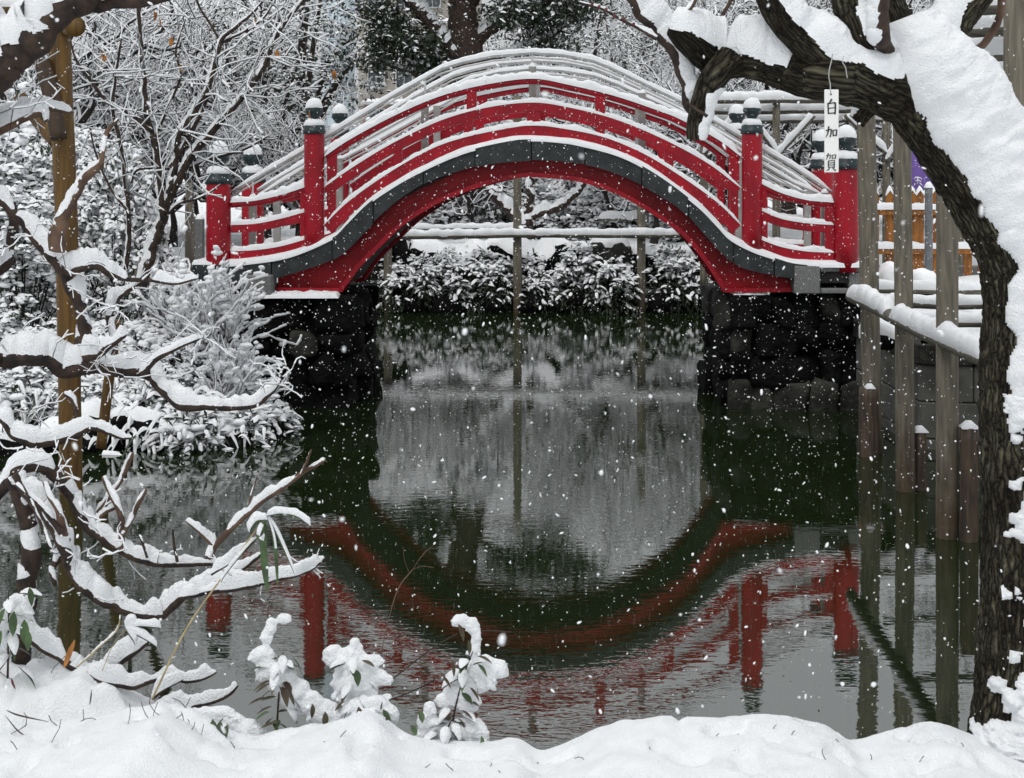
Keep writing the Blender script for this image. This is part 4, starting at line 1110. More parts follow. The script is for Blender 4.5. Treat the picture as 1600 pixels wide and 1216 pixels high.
def lumps(root, pts, Y, seed, fluff=0.3, fr=26, name='snow_pillow', flat=0.75, vox=0.0055):
    "the joined pillow of snow over a sprig: overlapping blobs grown into one uneven skin"
    mb = MB(); v0, t0 = ico(3)
    for k, (px, py, rx, ry) in enumerate(pts):
        p = P(px, py, Y); s = Y / F
        d = v0 * (1 + fluff * 2 * (fbm(v0 * 1.6 + seed + k * 7, 3) - 0.5)[:, None])
        d = d * (1 + 0.25 * np.maximum(0, -d[:, 2:3]) * (fbm(v0 * 3 + k, 2) - 0.2)[:, None])
        mb.add(d * np.array((rx * s * 1.08, min(rx, ry) * s * flat, ry * s * 1.08)) + p, None, t0)
    rs = np.random.default_rng(seed); s = Y / F
    for k, (px, py, rx, ry) in enumerate(pts):
        for j in range(3):
            a = rs.uniform(-0.4, PI + 0.4) * (1 if rs.random() < 0.5 else -1); rr = min(rx, ry)
            dx, dz = math.cos(a), math.sin(a) * 0.8 - 0.25
            ln = rr * rs.uniform(0.55, 0.95) * s; v = v0.copy()
            tp = 0.5 * (1 - 0.8 * v[:, 0:1]); v = v * np.array((1.0, 0.0, 0.0)) + v * np.array((0, 0.62, 0.42)) * tp * 1.3
            v = put(v * ln, P(px, py, Y) + np.array((dx * rx * 0.85, rs.uniform(-0.6, 0.2) * rr, dz * ry * 0.85)) * np.array((s, s, s)), math.atan2(rs.normal() * 0.5, dx), math.atan2(dz, abs(dx)) - 0.3, rs.normal() * 0.4)
            mb.add(v, None, t0)
    o = mb.build(name, M['snow'], root)
    md = o.modifiers.new('join', 'REMESH'); md.mode = 'VOXEL'; md.voxel_size = vox
    ms = o.modifiers.new('soft', 'SMOOTH'); ms.iterations = 3; ms.factor = 0.5
    dg = bpy.context.evaluated_depsgraph_get()
    me = bpy.data.meshes.new_from_object(o.evaluated_get(dg))
    o.modifiers.clear(); old = o.data; o.data = me; bpy.data.meshes.remove(old)
    n = len(me.vertices); co = np.zeros(n * 3, np.float32); me.vertices.foreach_get('co', co); co = co.reshape(-1, 3).astype(float)
    no = np.zeros(n * 3, np.float32); me.vertices.foreach_get('normal', no); no = no.reshape(-1, 3)
    co = co + no * ((fbm(co * 30 + seed, 3) - 0.5) * 0.016 + (fbm(co * 130 + seed, 2) - 0.5) * 0.003)[:, None]
    me.vertices.foreach_set('co', co.astype(np.float32).ravel())
    me.polygons.foreach_set('use_smooth', np.ones(len(me.polygons), bool)); me.update()
    if not me.materials: me.materials.append(M['snow'])
    return o

YB = 6.12
r1, _ = sprig('bowed evergreen sprig with bronzed hanging leaves, snow spilling down its right side', 432, 1150, YB, 0.34, 0.03, 24, 1, bare=0.8)
lumps(r1, [(444, 966, 11, 8), (424, 976, 9, 12), (417, 994, 9, 14), (410, 1024, 19, 15), (420, 1044, 20, 22), (440, 1062, 22, 22), (460, 1082, 23, 22), (484, 1098, 22, 19), (504, 1114, 24, 18), (528, 1124, 24, 16)], YB + 0.02, 3)
for (px, py, yaw, pit, L) in ((423, 1068, 3.6, -0.3, .07), (436, 1072, -0.3, -1.0, .055), (418, 1090, 3.4, -0.15, .08), (448, 1078, -0.4, -0.9, .07), (425, 1104, 3.3, -0.3, .07), (438, 1128, 3.4, -0.1, .085), (488, 1100, -0.9, -1.5, .06), (508, 1112, -1.2, -1.5, .07), (432, 1010, 0.3, -0.9, .045), (450, 1140, 0.2, -0.5, .07), (470, 1135, 2.9, -0.6, .06)):
    lf, t = leaf_blade(L, L * 0.38, curl=0.15)
    MB().add(put(lf, P(px, py, YB - 0.06), yaw, pit), None, t).build('leaf', M['leaf_brown'], r1)
r2, _ = sprig('upright sprig wholly wrapped in knobbly snow, beside the bowed one', 560, 1145, YB + 0.05, 0.33, -0.03, 16, 2, bare=0.4)
lumps(r2, [(556, 1010, 9, 14), (520, 1024, 14, 15), (548, 1034, 24, 22), (572, 1036, 18, 14), (588, 1032, 14, 8), (552, 1062, 32, 22), (590, 1058, 16, 12), (604, 1062, 10, 8), (556, 1086, 34, 18)], YB + 0.06, 9, 0.4)
r3, _ = sprig('low sprig half buried in the snow bank with one rusty leaf', 590, 1150, YB - 0.02, 0.14, 0.02, 8, 3, bare=0.3)
lumps(r3, [(560, 1108, 26, 18), (588, 1106, 22, 18), (604, 1118, 18, 20), (575, 1126, 34, 14)], YB, 13)
for (px, py, yaw, pit, L) in ((560, 1104, -0.9, -1.4, .075), (592, 1122, -0.6, -1.3, .05), (602, 1118, -0.3, -1.3, .06)):
    lf, t = leaf_blade(L, L * 0.42, curl=0.15)
    MB().add(put(lf, P(px, py, YB - 0.12), yaw, pit), None, t).build('leaf', M['leaf_brown'], r3)
r4, _ = sprig('tallest sprig with a curled snowy tip and pointed snow laden leaves', 700, 1180, YB + 0.02, 0.42, 0.10, 22, 4, bare=0.55)
lumps(r4, [(722, 970, 16, 9), (738, 978, 10, 14), (744, 998, 8, 20), (742, 1018, 8, 12), (760, 1044, 26, 18), (782, 1046, 12, 13), (742, 1046, 20, 14), (712, 1056, 14, 10), (752, 1066, 22, 14), (716, 1082, 22, 16), (728, 1098, 22, 14), (700, 1094, 18, 12)], YB + 0.04, 21, 0.4)
for (px, py, yaw, pit, L) in ((716, 975, -0.8, -0.9, .07), (732, 1000, -0.9, -1.3, .06), (742, 1022, 0.5, -0.3, .05), (738, 1040, 0.4, 0.3, .05), (690, 1056, -0.5, -0.6, .06), (734, 1074, -0.4, -0.7, .065), (720, 1110, -0.2, -0.4, .06), (706, 1034, -0.7, -1.2, .06)):
    lf, t = leaf_blade(L, L * 0.36, curl=0.2)
    MB().add(put(lf, P(px, py, YB - 0.05), yaw, pit), None, t).build('leaf', M['leaf_brown'], r4)
r5, _ = sprig('spreading low sprig below the tallest one, stems showing between snow pads', 690, 1185, YB - 0.03, 0.16, 0.04, 22, 5, bare=0.45)
lumps(r5, [(672, 1110, 10, 14), (662, 1128, 9, 14), (690, 1136, 20, 14), (712, 1146, 20, 13), (738, 1140, 20, 16), (752, 1150, 12, 20), (705, 1164, 26, 12), (660, 1150, 12, 12), (728, 1170, 20, 12)], YB, 27)
for (px, py, yaw, pit, L) in ((650, 1150, 2.0, 0.6, .06), (660, 1130, 1.8, 0.8, .06), (655, 1155, -1.2, -1.2, .05), (752, 1150, -0.7, -1.4, .06)):
    lf, t = leaf_blade(L, L * 0.42, curl=0.15)
    MB().add(put(lf, P(px, py, YB - 0.1), yaw, pit), None, t).build('leaf', M['leaf_green'], r5)
r6, _ = sprig('cluster of broad grey green leaves under a snow cap on the bank', 330, 1160, YB - 0.05, 0.10, 0.05, 4, 6, bare=0.3)
lumps(r6, [(305, 1120, 22, 12), (335, 1118, 30, 14), (365, 1130, 18, 14), (392, 1146, 22, 22)], YB, 31)
for (px, py, yaw, pit, L) in ((318, 1128, -1.0, -0.7, .09), (332, 1124, -1.2, -0.9, .09), (344, 1126, -1.5, -1.0, .085), (356, 1132, -1.9, -0.8, .08), (324, 1140, -0.6, -0.4, .08)):
    lf, t = leaf_blade(L, L * 0.36, curl=0.25)
    MB().add(put(lf, P(px, py, YB - 0.14), yaw, pit), None, t).build('leaf', M['leaf'], r6)
r7, _ = sprig('glossy green leaved sprig at the left edge over the bank', 12, 1060, YB + 0.1, 0.36, 0.01, 14, 7, mats=('leaf_green', 'leaf'), bare=0.4, L=0.10, W=0.035)
lumps(r7, [(38, 958, 14, 18), (10, 965, 14, 16), (48, 935, 7, 14), (10, 998, 12, 18), (25, 940, 14, 10), (-6, 1000, 16, 30)], YB + 0.12, 37)
for (px, py, yaw, pit, L) in ((46, 918, -0.9, -1.1, .075), (22, 955, -1.6, -1.3, .10), (8, 950, -2.2, -1.0, .09), (38, 968, -1.2, -1.4, .10), (2, 985, -1.9, -1.1, .09), (44, 985, -1.3, -1.4, .085)):
    lf, t = leaf_blade(L, L * 0.36, curl=0.15)
    MB().add(put(lf, P(px, py, YB + 0.03), yaw, pit), None, t).build('leaf', M['leaf_green'], r7)

# bamboo shoot with long blades, held up by a bent straw
bm_ = empty('bamboo_sprig', (0, 0, 0), 'thin bamboo stalk leaning right with snow tipped narrow leaves', 'bamboo')
MB().add(*tube(cr([P(238, 1092, 6.2), P(290, 985, 6.2), P(345, 905, 6.2), P(400, 828, 6.2), P(412, 812, 6.2)], 8), np.linspace(0.0042, 0.0024, 33), 8)).build('stalk', M['straw'], bm_)
def blade(root, pts, W, Y, m='leaf_green', snow=0.0, n=20):
    c = cr([P(x, y, Y) for x, y in pts], 7); k = len(c); s = np.linspace(0, 1, k)
    w = W / 2 * np.sin(PI * np.clip(s * 0.93 + 0.05, 0, 1)) ** 0.7
    T = nrm(np.gradient(c, axis=0)); S_ = nrm(np.cross(T, np.array((0.0, -0.5, 0.85)))); 
    S_ = nrm(np.cross(T, np.array((0, 1.0, 0.25))))
    v = np.concatenate([c + S_ * w[:, None], c + np.array((0, 0.002, 0)), c - S_ * w[:, None]])
    q = []
    for i in range(k - 1): q += [(i, i + 1, k + i + 1, k + i), (k + i, k + i + 1, 2*k + i + 1, 2*k + i)]
    o = MB().add(v, q).build('leaf', M[m], root)
    if snow:
        MB().add(*snow_shell(c, np.maximum(w * 0.9, 0.001), snow, n=12, fr=30, lo=-0.1, amax=1.7, edge=0.3, gmin=0.1)).build('snow', M['snow'], o)
blade(bm_, [(414, 812), (412, 850), (414, 890), (418, 925)], 0.030, 6.16)
blade(bm_, [(418, 808), (428, 840), (432, 880), (434, 920)], 0.016, 6.18, snow=0.004)
blade(bm_, [(418, 806), (432, 830), (448, 865), (462, 900)], 0.017, 6.2, snow=0.004)
blade(bm_, [(416, 806), (440, 801), (465, 806), (485, 822)], 0.020, 6.19, snow=0.012)
blade(bm_, [(418, 812), (402, 812), (392, 824), (390, 832)], 0.03, 6.17, snow=0.014)
blade(bm_, [(412, 820), (406, 838), (412, 845)], 0.03, 6.15, snow=0.012)
blade(bm_, [(400, 840), (380, 862), (350, 900), (345, 912)], 0.008, 6.2, snow=0.008)
lf2 = empty('bamboo_sprig', (0, 0, 0), 'small spray of four snow covered blades above the low left branches', 'bamboo')
MB().add(*tube(cr([P(160, 1048, 6.3), P(178, 1005, 6.3), P(200, 982, 6.3)], 6), 0.0018, 6)).build('stalk', M['straw'], lf2)
for pts in ([(196, 982), (215, 977), (235, 978), (252, 981)], [(196, 982), (214, 990), (232, 1000), (245, 1010)], [(196, 980), (203, 990), (210, 1000), (212, 1009)], [(196, 980), (205, 972), (215, 978)]):
    blade(lf2, pts, 0.02, 6.3, 'leaf', 0.014)
for k, (pts, m, W, lab) in enumerate((([(100, 1043), (108, 1022), (117, 1000)], 'dry', 0.022, 'single dry orange leaf standing in the snow at the left'), ([(10, 1110), (30, 1118), (76, 1128)], 'darkwood', 0.008, 'dark dead stem lying across the left snow mound'),
                                   ([(8, 1118), (28, 1142), (45, 1152)], 'darkwood', 0.006, 'dark bent stalk under the dead stem at far left'), ([(122, 1146), (128, 1140), (138, 1142), (165, 1157)], 'darkwood', 0.006, 'hooked black twig poking out of the front snow'),
                                   ([(18, 1060), (20, 1068), (24, 1077)], 'bud', 0.01, 'short reddish twig stub in the left snow mound'), ([(140, 1102), (142, 1090), (143, 1078)], 'leaf', 0.006, 'tiny upright green blade in the left snow mound'))):
    root = empty('dead_stem', (0, 0, 0), lab, 'stem')
    blade(root, pts, W, 5.95 if k in (1, 2, 3) else 6.15, m, 0.0)
# thin bare wands rising from the bank
wd = empty('bare_wand', (0, 0, 0), 'thin forked bare wand rising in front of the water, left of centre', 'stem')
mb = MB(); Yw = 6.25
for pts, r in (([(592, 1050), (600, 1000), (612, 950), (625, 915), (645, 890)], .9), ([(645, 890), (660, 868), (682, 848)], .6), ([(645, 890), (660, 885), (678, 887)], .5), ([(640, 897), (632, 875), (630, 855)], .45), ([(660, 868), (668, 858), (690, 858)], .4)):
    mb.add(*tube(cr([P(x, y, Yw) for x, y in pts], 5), r * Yw / F, 6))
mb.build('stem', M['bark_pale'], wd)
wd = empty('bare_wand', (0, 0, 0), 'thin bare wand slanting right beside the tallest sprig', 'stem')
mb = MB()
for pts, r in (([(605, 1068), (640, 1040), (680, 1010), (715, 990)], 1.1), ([(740, 986), (770, 986), (798, 988)], .9), ([(596, 1098), (630, 1086), (670, 1068), (680, 1060)], 1.1)):
    mb.add(*tube(cr([P(x, y, Yw) for x, y in pts], 5), r * Yw / F, 6))
mb.build('stem', M['bark_dark'], wd)

# low mound of snow covered ground plants behind the bank at the left
XM, YM = np.arange(-2.9, -1.2, 0.014), np.arange(6.0, 7.0, 0.014)
MND = cr(np.array([(-300, 1045), (0, 1058), (40, 1046), (75, 1050), (120, 1056), (170, 1074), (205, 1094), (240, 1114), (270, 1138), (320, 1190), (420, 1300)], float), 6)
def mound(x, y):
    px = 800 + x * F / 6.35
    top = H - (np.interp(px, MND[:, 0], MND[:, 1]) - 260) * 6.35 / F
    p = np.stack([x, y, np.zeros_like(x)], -1)
    e = sm(6.0, 6.3, y) * (1 - sm(6.42, 6.85, y))
    return top * (0.55 + 0.45 * e) * (1 - 1.3 * sm(6.5, 6.95, y)) + (fbm(p * 6.5 + 3, 3) - 0.5) * 0.20 * (1 - sm(6.6, 6.95, y)) + (fbm(p * 17, 4) - 0.5) * 0.05
m_ = MB().add(*grid_mesh(XM, YM, mound)).build('snow_mound', M['snow'])
tag(m_, 'lumpy mound of snow buried ground plants on the left of the near bank', kind='structure')

# small dead stalks and leaf tips that poke through the near snow
rs = np.random.default_rng(77)
A, B2, R0, R1 = [], [], [], []
for k in range(60):
    px = rs.uniform(0, 330) if k < 34 else rs.uniform(300, 1560)
    x = (px - 800) * 5.9 / F; y = rs.uniform(5.6, 6.0) if k >= 34 else rs.uniform(5.75, 6.5); x = (px - 800) * y / F
    z = float(max(bank_z(np.array([x]), np.array([y]))[0], mound(np.array([x]), np.array([y]))[0] if (y > 6.02 and x < -1.3) else -1))
    p = np.array((x, y, z - 0.01)); d = nrm(np.array((rs.normal(), rs.normal() * 0.4, abs(rs.normal()) + 0.5)))
    ln = rs.uniform(0.015, 0.06) if k >= 34 else rs.uniform(0.03, 0.12)
    for j in range(3):
        q = p + d * ln / 3; A.append(p); B2.append(q); R0.append(0.0018); R1.append(0.0013); p = q; d = nrm(d + rs.normal(size=3) * 0.35)
ob = MB().add(*segs(A, B2, R0, R1)).build('stalk_litter', M['bark_dark'])
tag(ob, 'thin dead stalks and leaf tips poking through the near snow', kind='stuff')
# ------------------------------------------------------------------ vegetation generators
def gz(x, y): return float(ground_z(np.array([x]), np.array([y]))[0])

def bare_tree(seed, height=5.0, r0=0.11, limbs=8, first=0.28, spread=1.0, gn=0.32, dens=1.0, name='bare_tree', snow_h=0.0125, lean=0.0, fine=1.0, mat_key='twig', shoots=0.35):
    "leafless garden tree: trunk, crown of branches and twigs, snow along them"
    rs = np.random.default_rng(seed)
    S0, S1, R0, R1, LV = [], [], [], [], []
    step = (0.22, 0.22, 0.17, 0.13, 0.10)
    def grow(p, d, length, r, lv):
        m = max(3, int(length / step[lv])); st = length / m
        for j in range(m):
            f = 1 - 0.75 * j / m; f2 = 1 - 0.75 * (j + 1) / m
            d = nrm(d + rs.normal(size=3) * gn * (0.55 if lv == 0 else 1.0) + np.array((0, 0, 0.05 if lv < 3 else 0.12)))
            q = p + d * st
            S0.append(p); S1.append(q); R0.append(max(r * f, 0.004 * fine)); R1.append(max(r * f2, 0.0035 * fine)); LV.append(lv)
            if lv < 4 and j > (0 if lv else m * 0.2):
                pb = (0.0, 0.75, 0.8, 0.62)[lv] * dens
                while pb > 0:
                    if rs.random() < pb:
                        s = nrm(rs.normal(size=3)); s = nrm(s - d * (s @ d))
                        cd = nrm(d * 0.55 + s * spread + np.array((0, 0, shoots * (lv >= 2))))
                        grow(q, cd, length * rs.uniform(0.32, 0.6) * (1 - 0.35 * j / m), r * f * 0.58, lv + 1)
                    pb -= 1
            p = q
        return p, d
    d = nrm(np.array((lean, rs.normal() * 0.1, 1.0)))
    p, d = grow(np.zeros(3), d, height * first, r0, 0)
    tip = len(S0)
    for k in range(limbs):
        a = 2 * PI * (k + rs.random() * 0.7) / limbs
        el = rs.uniform(0.35, 1.25)
        cd = np.array((math.cos(a) * math.cos(el), math.sin(a) * math.cos(el), math.sin(el)))
        st = S1[max(0, len([l for l in LV[:tip] if l == 0]) - 1 - int(rs.integers(0, 2)))]
        grow(st, nrm(cd + d * 0.2), height * rs.uniform(0.42, 0.68), r0 * rs.uniform(0.45, 0.65), 1)
    S0, S1, R0, R1, LV = map(np.array, (S0, S1, R0, R1, LV))
    root = empty(name)
    k = LV <= 0
    tk = MB().add(*segs(S0[k], S1[k], R0[k], R1[k], 9)).build('trunk', M[mat_key], root)
    mb = MB()
    k1 = LV == 1; mb.add(*segs(S0[k1], S1[k1], R0[k1], R1[k1], 6))
    k2 = LV >= 2; mb.add(*segs(S0[k2], S1[k2], R0[k2], R1[k2], 3))
    tag(mb.build('crown', M[mat_key], root), kind='stuff')
    tag(MB().add(*snow_segs(S0, S1, R0, R1, snow_h)).build('snow', M['snow_fine'], root), kind='stuff')
    return root, len(S0)

LV4 = np.array([(0, 0, 0), (0.5, 0.5, 0.08), (1, 0, -0.12), (0.5, -0.5, 0.08)]); LT4 = np.array([(0, 1, 2), (0, 2, 3)])
_a = np.arange(6) * 2 * PI / 6
LSV = np.concatenate([np.stack([0.5 + 0.52 * np.cos(_a), 0.56 * np.sin(_a), 0.04 - 0.05 * (np.cos(_a) > 0.9)], -1), np.stack([0.48 + 0.3 * np.cos(_a + .5), 0.32 * np.sin(_a + .5), np.full(6, 0.8)], -1), [(0.48, 0, 1.0)]])
LST = np.array([(k, (k + 1) % 6, 6 + k) for k in range(6)] + [((k + 1) % 6, 6 + (k + 1) % 6, 6 + k) for k in range(6)] + [(6 + k, 6 + (k + 1) % 6, 12) for k in range(6)])

def leaves(cen, nor, per, L, W, rs, droop=0.4, up=0.25):
    "fans of leaves round the points cen looking along nor"
    n = len(cen) * per
    c = np.repeat(cen, per, 0); nn = np.repeat(nor, per, 0)
    d = nrm(nn * 0.8 + rs.normal(size=(n, 3)) * 0.75 + np.array((0, 0, up)))
    yaw = np.arctan2(d[:, 1], d[:, 0]); pit = np.arcsin(np.clip(d[:, 2], -1, 1)) - droop * rs.random(n)
    s = rs.uniform(0.7, 1.25, n)
    sc = np.stack([L * s, W * s, L * s * 0.6], -1)
    mats = rotmats(yaw, pit, rs.normal(size=n) * 0.5, sc)
    return c + rs.normal(size=(n, 3)) * L * 0.3, yaw, pit, s, mats

def evergreen(seed, rx, ry, rz, n, per=7, L=0.085, W=0.036, h=0.03, cover=0.8, name='evergreen_shrub', shell=0.45, low=0.1, leaf='leaf', z0=0.0, lumpn=0.3, lumpr=0.06, droop=0.5, skirt=0.0):
    "leafy shrub: stems, leaves in fans, and the snow pads on the leaves that look up"
    rs = np.random.default_rng(seed)
    u = rs.normal(size=(n, 3)); u = nrm(u); u[:, 2] = np.abs(u[:, 2]) * (1 + low) - low
    u = nrm(u)
    rad = (shell + (1 - shell) * rs.random(n) ** 0.5) * (0.82 + 0.36 * fbm(u * 2.2 + seed, 2))
    cen = u * rad[:, None] * np.array((rx, ry, rz)); cen[:, 2] += z0
    root = empty(name)
    st = MB()
    for k in rs.choice(n, min(n, 26), replace=False):
        q = cen[k]; st.add(*tube(cr([np.array((q[0] * 0.12, q[1] * 0.12, 0)), q * np.array((0.5, 0.5, 0.45)), q], 3), np.linspace(0.016, 0.005, 7), 5, False))
    st.build('stem', M['twig'], root)
    c, yaw, pit, s, mats = leaves(cen, u, per, L, W, rs, droop)
    tag(MB().add(*scatter(LV4, LT4, c, mats)).build('foliage', M[leaf], root, False), kind='stuff')
    uu = np.repeat(u, per, 0); rr = np.repeat(rad, per)
    pr = cover * np.clip(0.35 + 0.9 * uu[:, 2], 0, 1) * sm(0.45, 0.8, rr)
    k = rs.random(len(c)) < pr
    flat = rotmats(yaw[k], np.clip(pit[k], -0.7, 0.35) * 0.8, rs.normal(size=k.sum()) * 0.2, np.stack([L * s[k] * 1.02, W * s[k] * 1.5, h * rs.uniform(0.6, 1.3, k.sum())], -1))
    mb = MB().add(*scatter(LSV, LST, c[k] + np.array((0, 0, L * 0.05)), flat))
    m = int(n * lumpn)
    if m:
        w = np.clip(u[:, 2] * sm(0.55, 0.9, rad), 0.001, None); idx = rs.choice(n, m, p=w / w.sum())
        v, t = ico(2); v = v * (1 + 0.5 * (fbm(v * 2 + seed, 2) - 0.5)[:, None])
        sc = lumpr * rs.uniform(0.5, 1.3, m)
        mats = rotmats(rs.uniform(0, 6.28, m), rs.normal(size=m) * 0.25, rs.normal(size=m) * 0.25, np.stack([sc * 1.25, sc, sc * 0.55], -1))
        mb.add(*scatter(v, t, cen[idx] + np.array((0, 0, 0.02)), mats))
    tag(mb.build('snow', M['snow_fine'], root), kind='stuff')
    return root

def leafy_tree(seed, height, rx, rz, r0, nclump, per, L=0.10, W=0.045, cover=0.12, name='evergreen_tree', fork=0.35, csize=0.55, trunk_mat='bark_dark', leaf='leaf_far', hsnow=0.03):
    "tall evergreen: trunk, limbs, crown of leaf clumps with gaps"
    rs = np.random.default_rng(seed)
    root = empty(name)
    tk = MB()
    fz = height * fork
    tk.add(*tube(cr([(0, 0, -0.2), (0.05, 0, fz * 0.4), (-0.06, 0.05, fz * 0.8), (0.0, 0, fz * 1.15), (0.15, 0, height * 0.7)], 5), np.linspace(r0, r0 * 0.35, 21), 12, True, 0.15, 4, seed))
    cen, nor = [], []
    nl = 11
    for k in range(nl):
        a = 2 * PI * k / nl * 1.6 + rs.random(); z1 = fz + (height - fz) * rs.uniform(0.15, 1.0)
        rr = rx * rs.uniform(0.55, 1.0) * math.sqrt(max(0.1, 1 - ((z1 - fz) / (height - fz) * 1.05 - 0.25) ** 2))
        e = np.array((math.cos(a) * rr, math.sin(a) * rr, z1))
        b0 = np.array((0, 0, fz * rs.uniform(0.75, 1.1)))
        c = cr([b0, b0 * 0.5 + e * 0.5 + np.array((0, 0, 0.12 * height * rs.random())), e], 6)
        tk.add(*tube(c, np.linspace(r0 * 0.42, r0 * 0.08, len(c)), 7, True, 0.15, 4, seed + k))
        for j in range(nclump // nl):
            q = c[min(len(c) - 1, int(len(c) * rs.uniform(0.45, 1.0)))] + rs.normal(size=3) * csize * np.array((1, 1, 0.7))
            cen.append(q); nor.append(nrm(rs.normal(size=3) + np.array((0, 0, 0.3))))
    tk.build('trunk', M[trunk_mat], root)
    cen, nor = np.array(cen), np.array(nor)
    c, yaw, pit, s, mats = leaves(cen, nor, per, L, W, rs, 0.9)
    c = c + rs.normal(size=c.shape) * csize * 0.16
    tag(MB().add(*scatter(LV4, LT4, c, mats)).build('crown', M[leaf], root, False), kind='stuff')
    k = rs.random(len(c)) < cover
    flat = rotmats(yaw[k], np.clip(pit[k], -0.6, 0.3), np.zeros(k.sum()), np.stack([L * s[k] * 1.1, W * s[k] * 1.7, hsnow * rs.uniform(0.5, 1.3, k.sum())], -1))
    tag(MB().add(*scatter(LSV, LST, c[k] + np.array((0, 0, 0.012)), flat)).build('snow', M['snow_fine'], root), kind='stuff')
    return root

def grass_clump(seed, n=46, L=0.5, W=0.022, h=0.02, name='bamboo_grass', leaf='leaf_far', arch=1.0, up=0.9, wide=0.10):
    "arching blades weighed down by snow"
    rs = np.random.default_rng(seed)
    root = empty(name); mb, sn = MB(), MB()
    for k in range(n):
        a = rs.uniform(0, 2 * PI); l = L * rs.uniform(0.5, 1.1); el = rs.uniform(0.35, 1.3) * up
        b0 = np.array((rs.normal() * wide, rs.normal() * wide * 0.8, rs.random() * wide))
        s = np.linspace(0, 1, 7)
        x = l * (s * math.cos(el)); z = l * (s * math.sin(el) - arch * 0.85 * s ** 2.2)
        c = b0 + np.stack([np.cos(a) * x, np.sin(a) * x, z], -1)
        w = W * 0.5 * np.sin(PI * (0.08 + 0.9 * s)) ** 0.8
        sd = np.array((-math.sin(a), math.cos(a), 0))
        v = np.concatenate([c + sd * w[:, None], c - sd * w[:, None]]); q = [(i, i + 1, 7 + i + 1, 7 + i) for i in range(6)]
        mb.add(v, q)
        if rs.random() < 0.72:
            hh = h * rs.uniform(0.5, 1.4); i0 = 1 if rs.random() < 0.8 else 3
            c2, w2 = c[i0:], w[i0:] * 1.25 + 0.004
            pr = np.sin(np.linspace(0.25, PI - 0.1, len(c2))) ** 0.6
            m = len(c2)
            top = c2 + np.array((0, 0, 1.0)) * (hh * pr)[:, None]
            v = np.concatenate([c2 + sd * w2[:, None], top + sd * (w2 * 0.45)[:, None], top - sd * (w2 * 0.45)[:, None], c2 - sd * w2[:, None]])
            q = [(r * m + i, r * m + i + 1, (r + 1) * m + i + 1, (r + 1) * m + i) for r in range(3) for i in range(m - 1)]
            sn.add(v, q)
    tag(mb.build('blade', M[leaf], root, False), kind='stuff')
    tag(sn.build('snow', M['snow_fine'], root), kind='stuff')
    return root

used = {}
def place(proto, name, loc, s=1.0, rz=0.0, label=None, cat=None, group=None, sz=None):
    if used.get(proto.name, 0) == 0: o = proto
    else: o = copy_tree(proto)
    used[proto.name] = used.get(proto.name, 0) + 1
    o.name = name
    o.location = loc; o.rotation_euler = (0, 0, rz); o.scale = (s, s, sz if sz else s)
    tag(o, label, cat, group)
    return o

# ------------------------------------------------------------------ far shore seen through the arch
def rock_thing(p, size, seed, label, group, m='rock', cap=0.05, lo=0.35, sub=3, cat='rock', name='shore_rock'):
    root = empty(name, p, label, cat, group)
    v, t = rock(size, seed, sub)
    MB().add(v, None, t).build('stone', M[m], root)
    if cap:
        V, T_ = top_cap(v, t, cap, lo, seed)
        if len(T_): tag(MB().add(V, None, T_).build('snow', M['snow_fine'], root), kind='stuff')
    return root
rs = np.random.default_rng(5)
FR = [(560, .55, .42), (612, .42, .55), (664, .6, .45), (735, .45, .42), (790, .55, .36), (868, .62, .62), (948, .5, .42), (1010, .45, .5), (1072, .6, .5), (1135, .5, .45)]
for k, (px, w, hh) in enumerate(FR):
    Yr = 28.72 + 0.08 * rs.normal()
    p = P(px, 400, Yr)
    rock_thing((p[0], Yr, 0.92 + 0.08 * rs.normal()), (w, 0.45, hh), 50 + k, f'{ORD[k]} dark rock from the left in the upper row of the far shore', 'rocks of the far shore', 'rock' if k % 3 else 'rock_l', 0.05, 0.55)
for k, px in enumerate((545, 590, 640, 700, 760, 830, 900, 965, 1040, 1100, 1150)):
    p = P(px, 480, 28.4)
    rock_thing((p[0], 28.4 + 0.06 * rs.normal(), 0.12), (0.42 + 0.1 * rs.random(), 0.35, 0.30), 80 + k, f'{ORD[k]} black rock from the left at the far waterline', 'waterline rocks of the far shore', 'rock', 0.0)
# snow ferns and bamboo grass hanging over those rocks
gp = [evergreen(300 + k, 0.62, 0.35, 0.55, 170, 8, 0.13, 0.028, 0.030, 0.75, name='bamboo_grass', shell=0.35, low=0.9, leaf='leaf_far', lumpn=0.35, lumpr=0.055, droop=1.3) for k in range(3)] + [grass_clump(304, 90, 0.42, 0.026, 0.026, arch=1.05, wide=0.2)]
for k, (px, py, s) in enumerate(((585, 432, .8), (622, 418, 1.0), (655, 428, 1.0), (690, 430, 1.0), (720, 438, 1.1), (752, 440, 1.1), (778, 428, 1.0), (822, 420, 1.1), (850, 436, 1.2), (884, 440, 1.1), (916, 420, 1.2), (948, 424, 1.3), (976, 438, 1.2), (1012, 434, 1.0), (1044, 424, 1.1), (1078, 436, 1.1), (1104, 440, 1.0), (700, 400, .8), (930, 398, .8), (1060, 395, .8))):
    Yg = 28.62 - 0.06 * (k % 3)
    py += (k * 37 % 23) - 8; s *= 0.7 + 0.06 * (k * 7 % 9)
    p = P(px, py, Yg)
    place(gp[(k * 5 + k // 3) % 4], 'bamboo_grass', (p[0], Yg, p[2] - (0.1, 0.38, 0.25)[k % 3]), s, k * 1.3, f'snow bowed grass clump over the far rocks, {ORD[k]} counted from the left' if k < 17 else ('snowy grass tuft high on the far rocks, left of the middle post', 'snowy grass tuft high on the far rocks, left of the right post', 'snowy grass tuft high on the far rocks, under the right end of the rail')[k - 17], 'grass', 'grass clumps on the far shore')
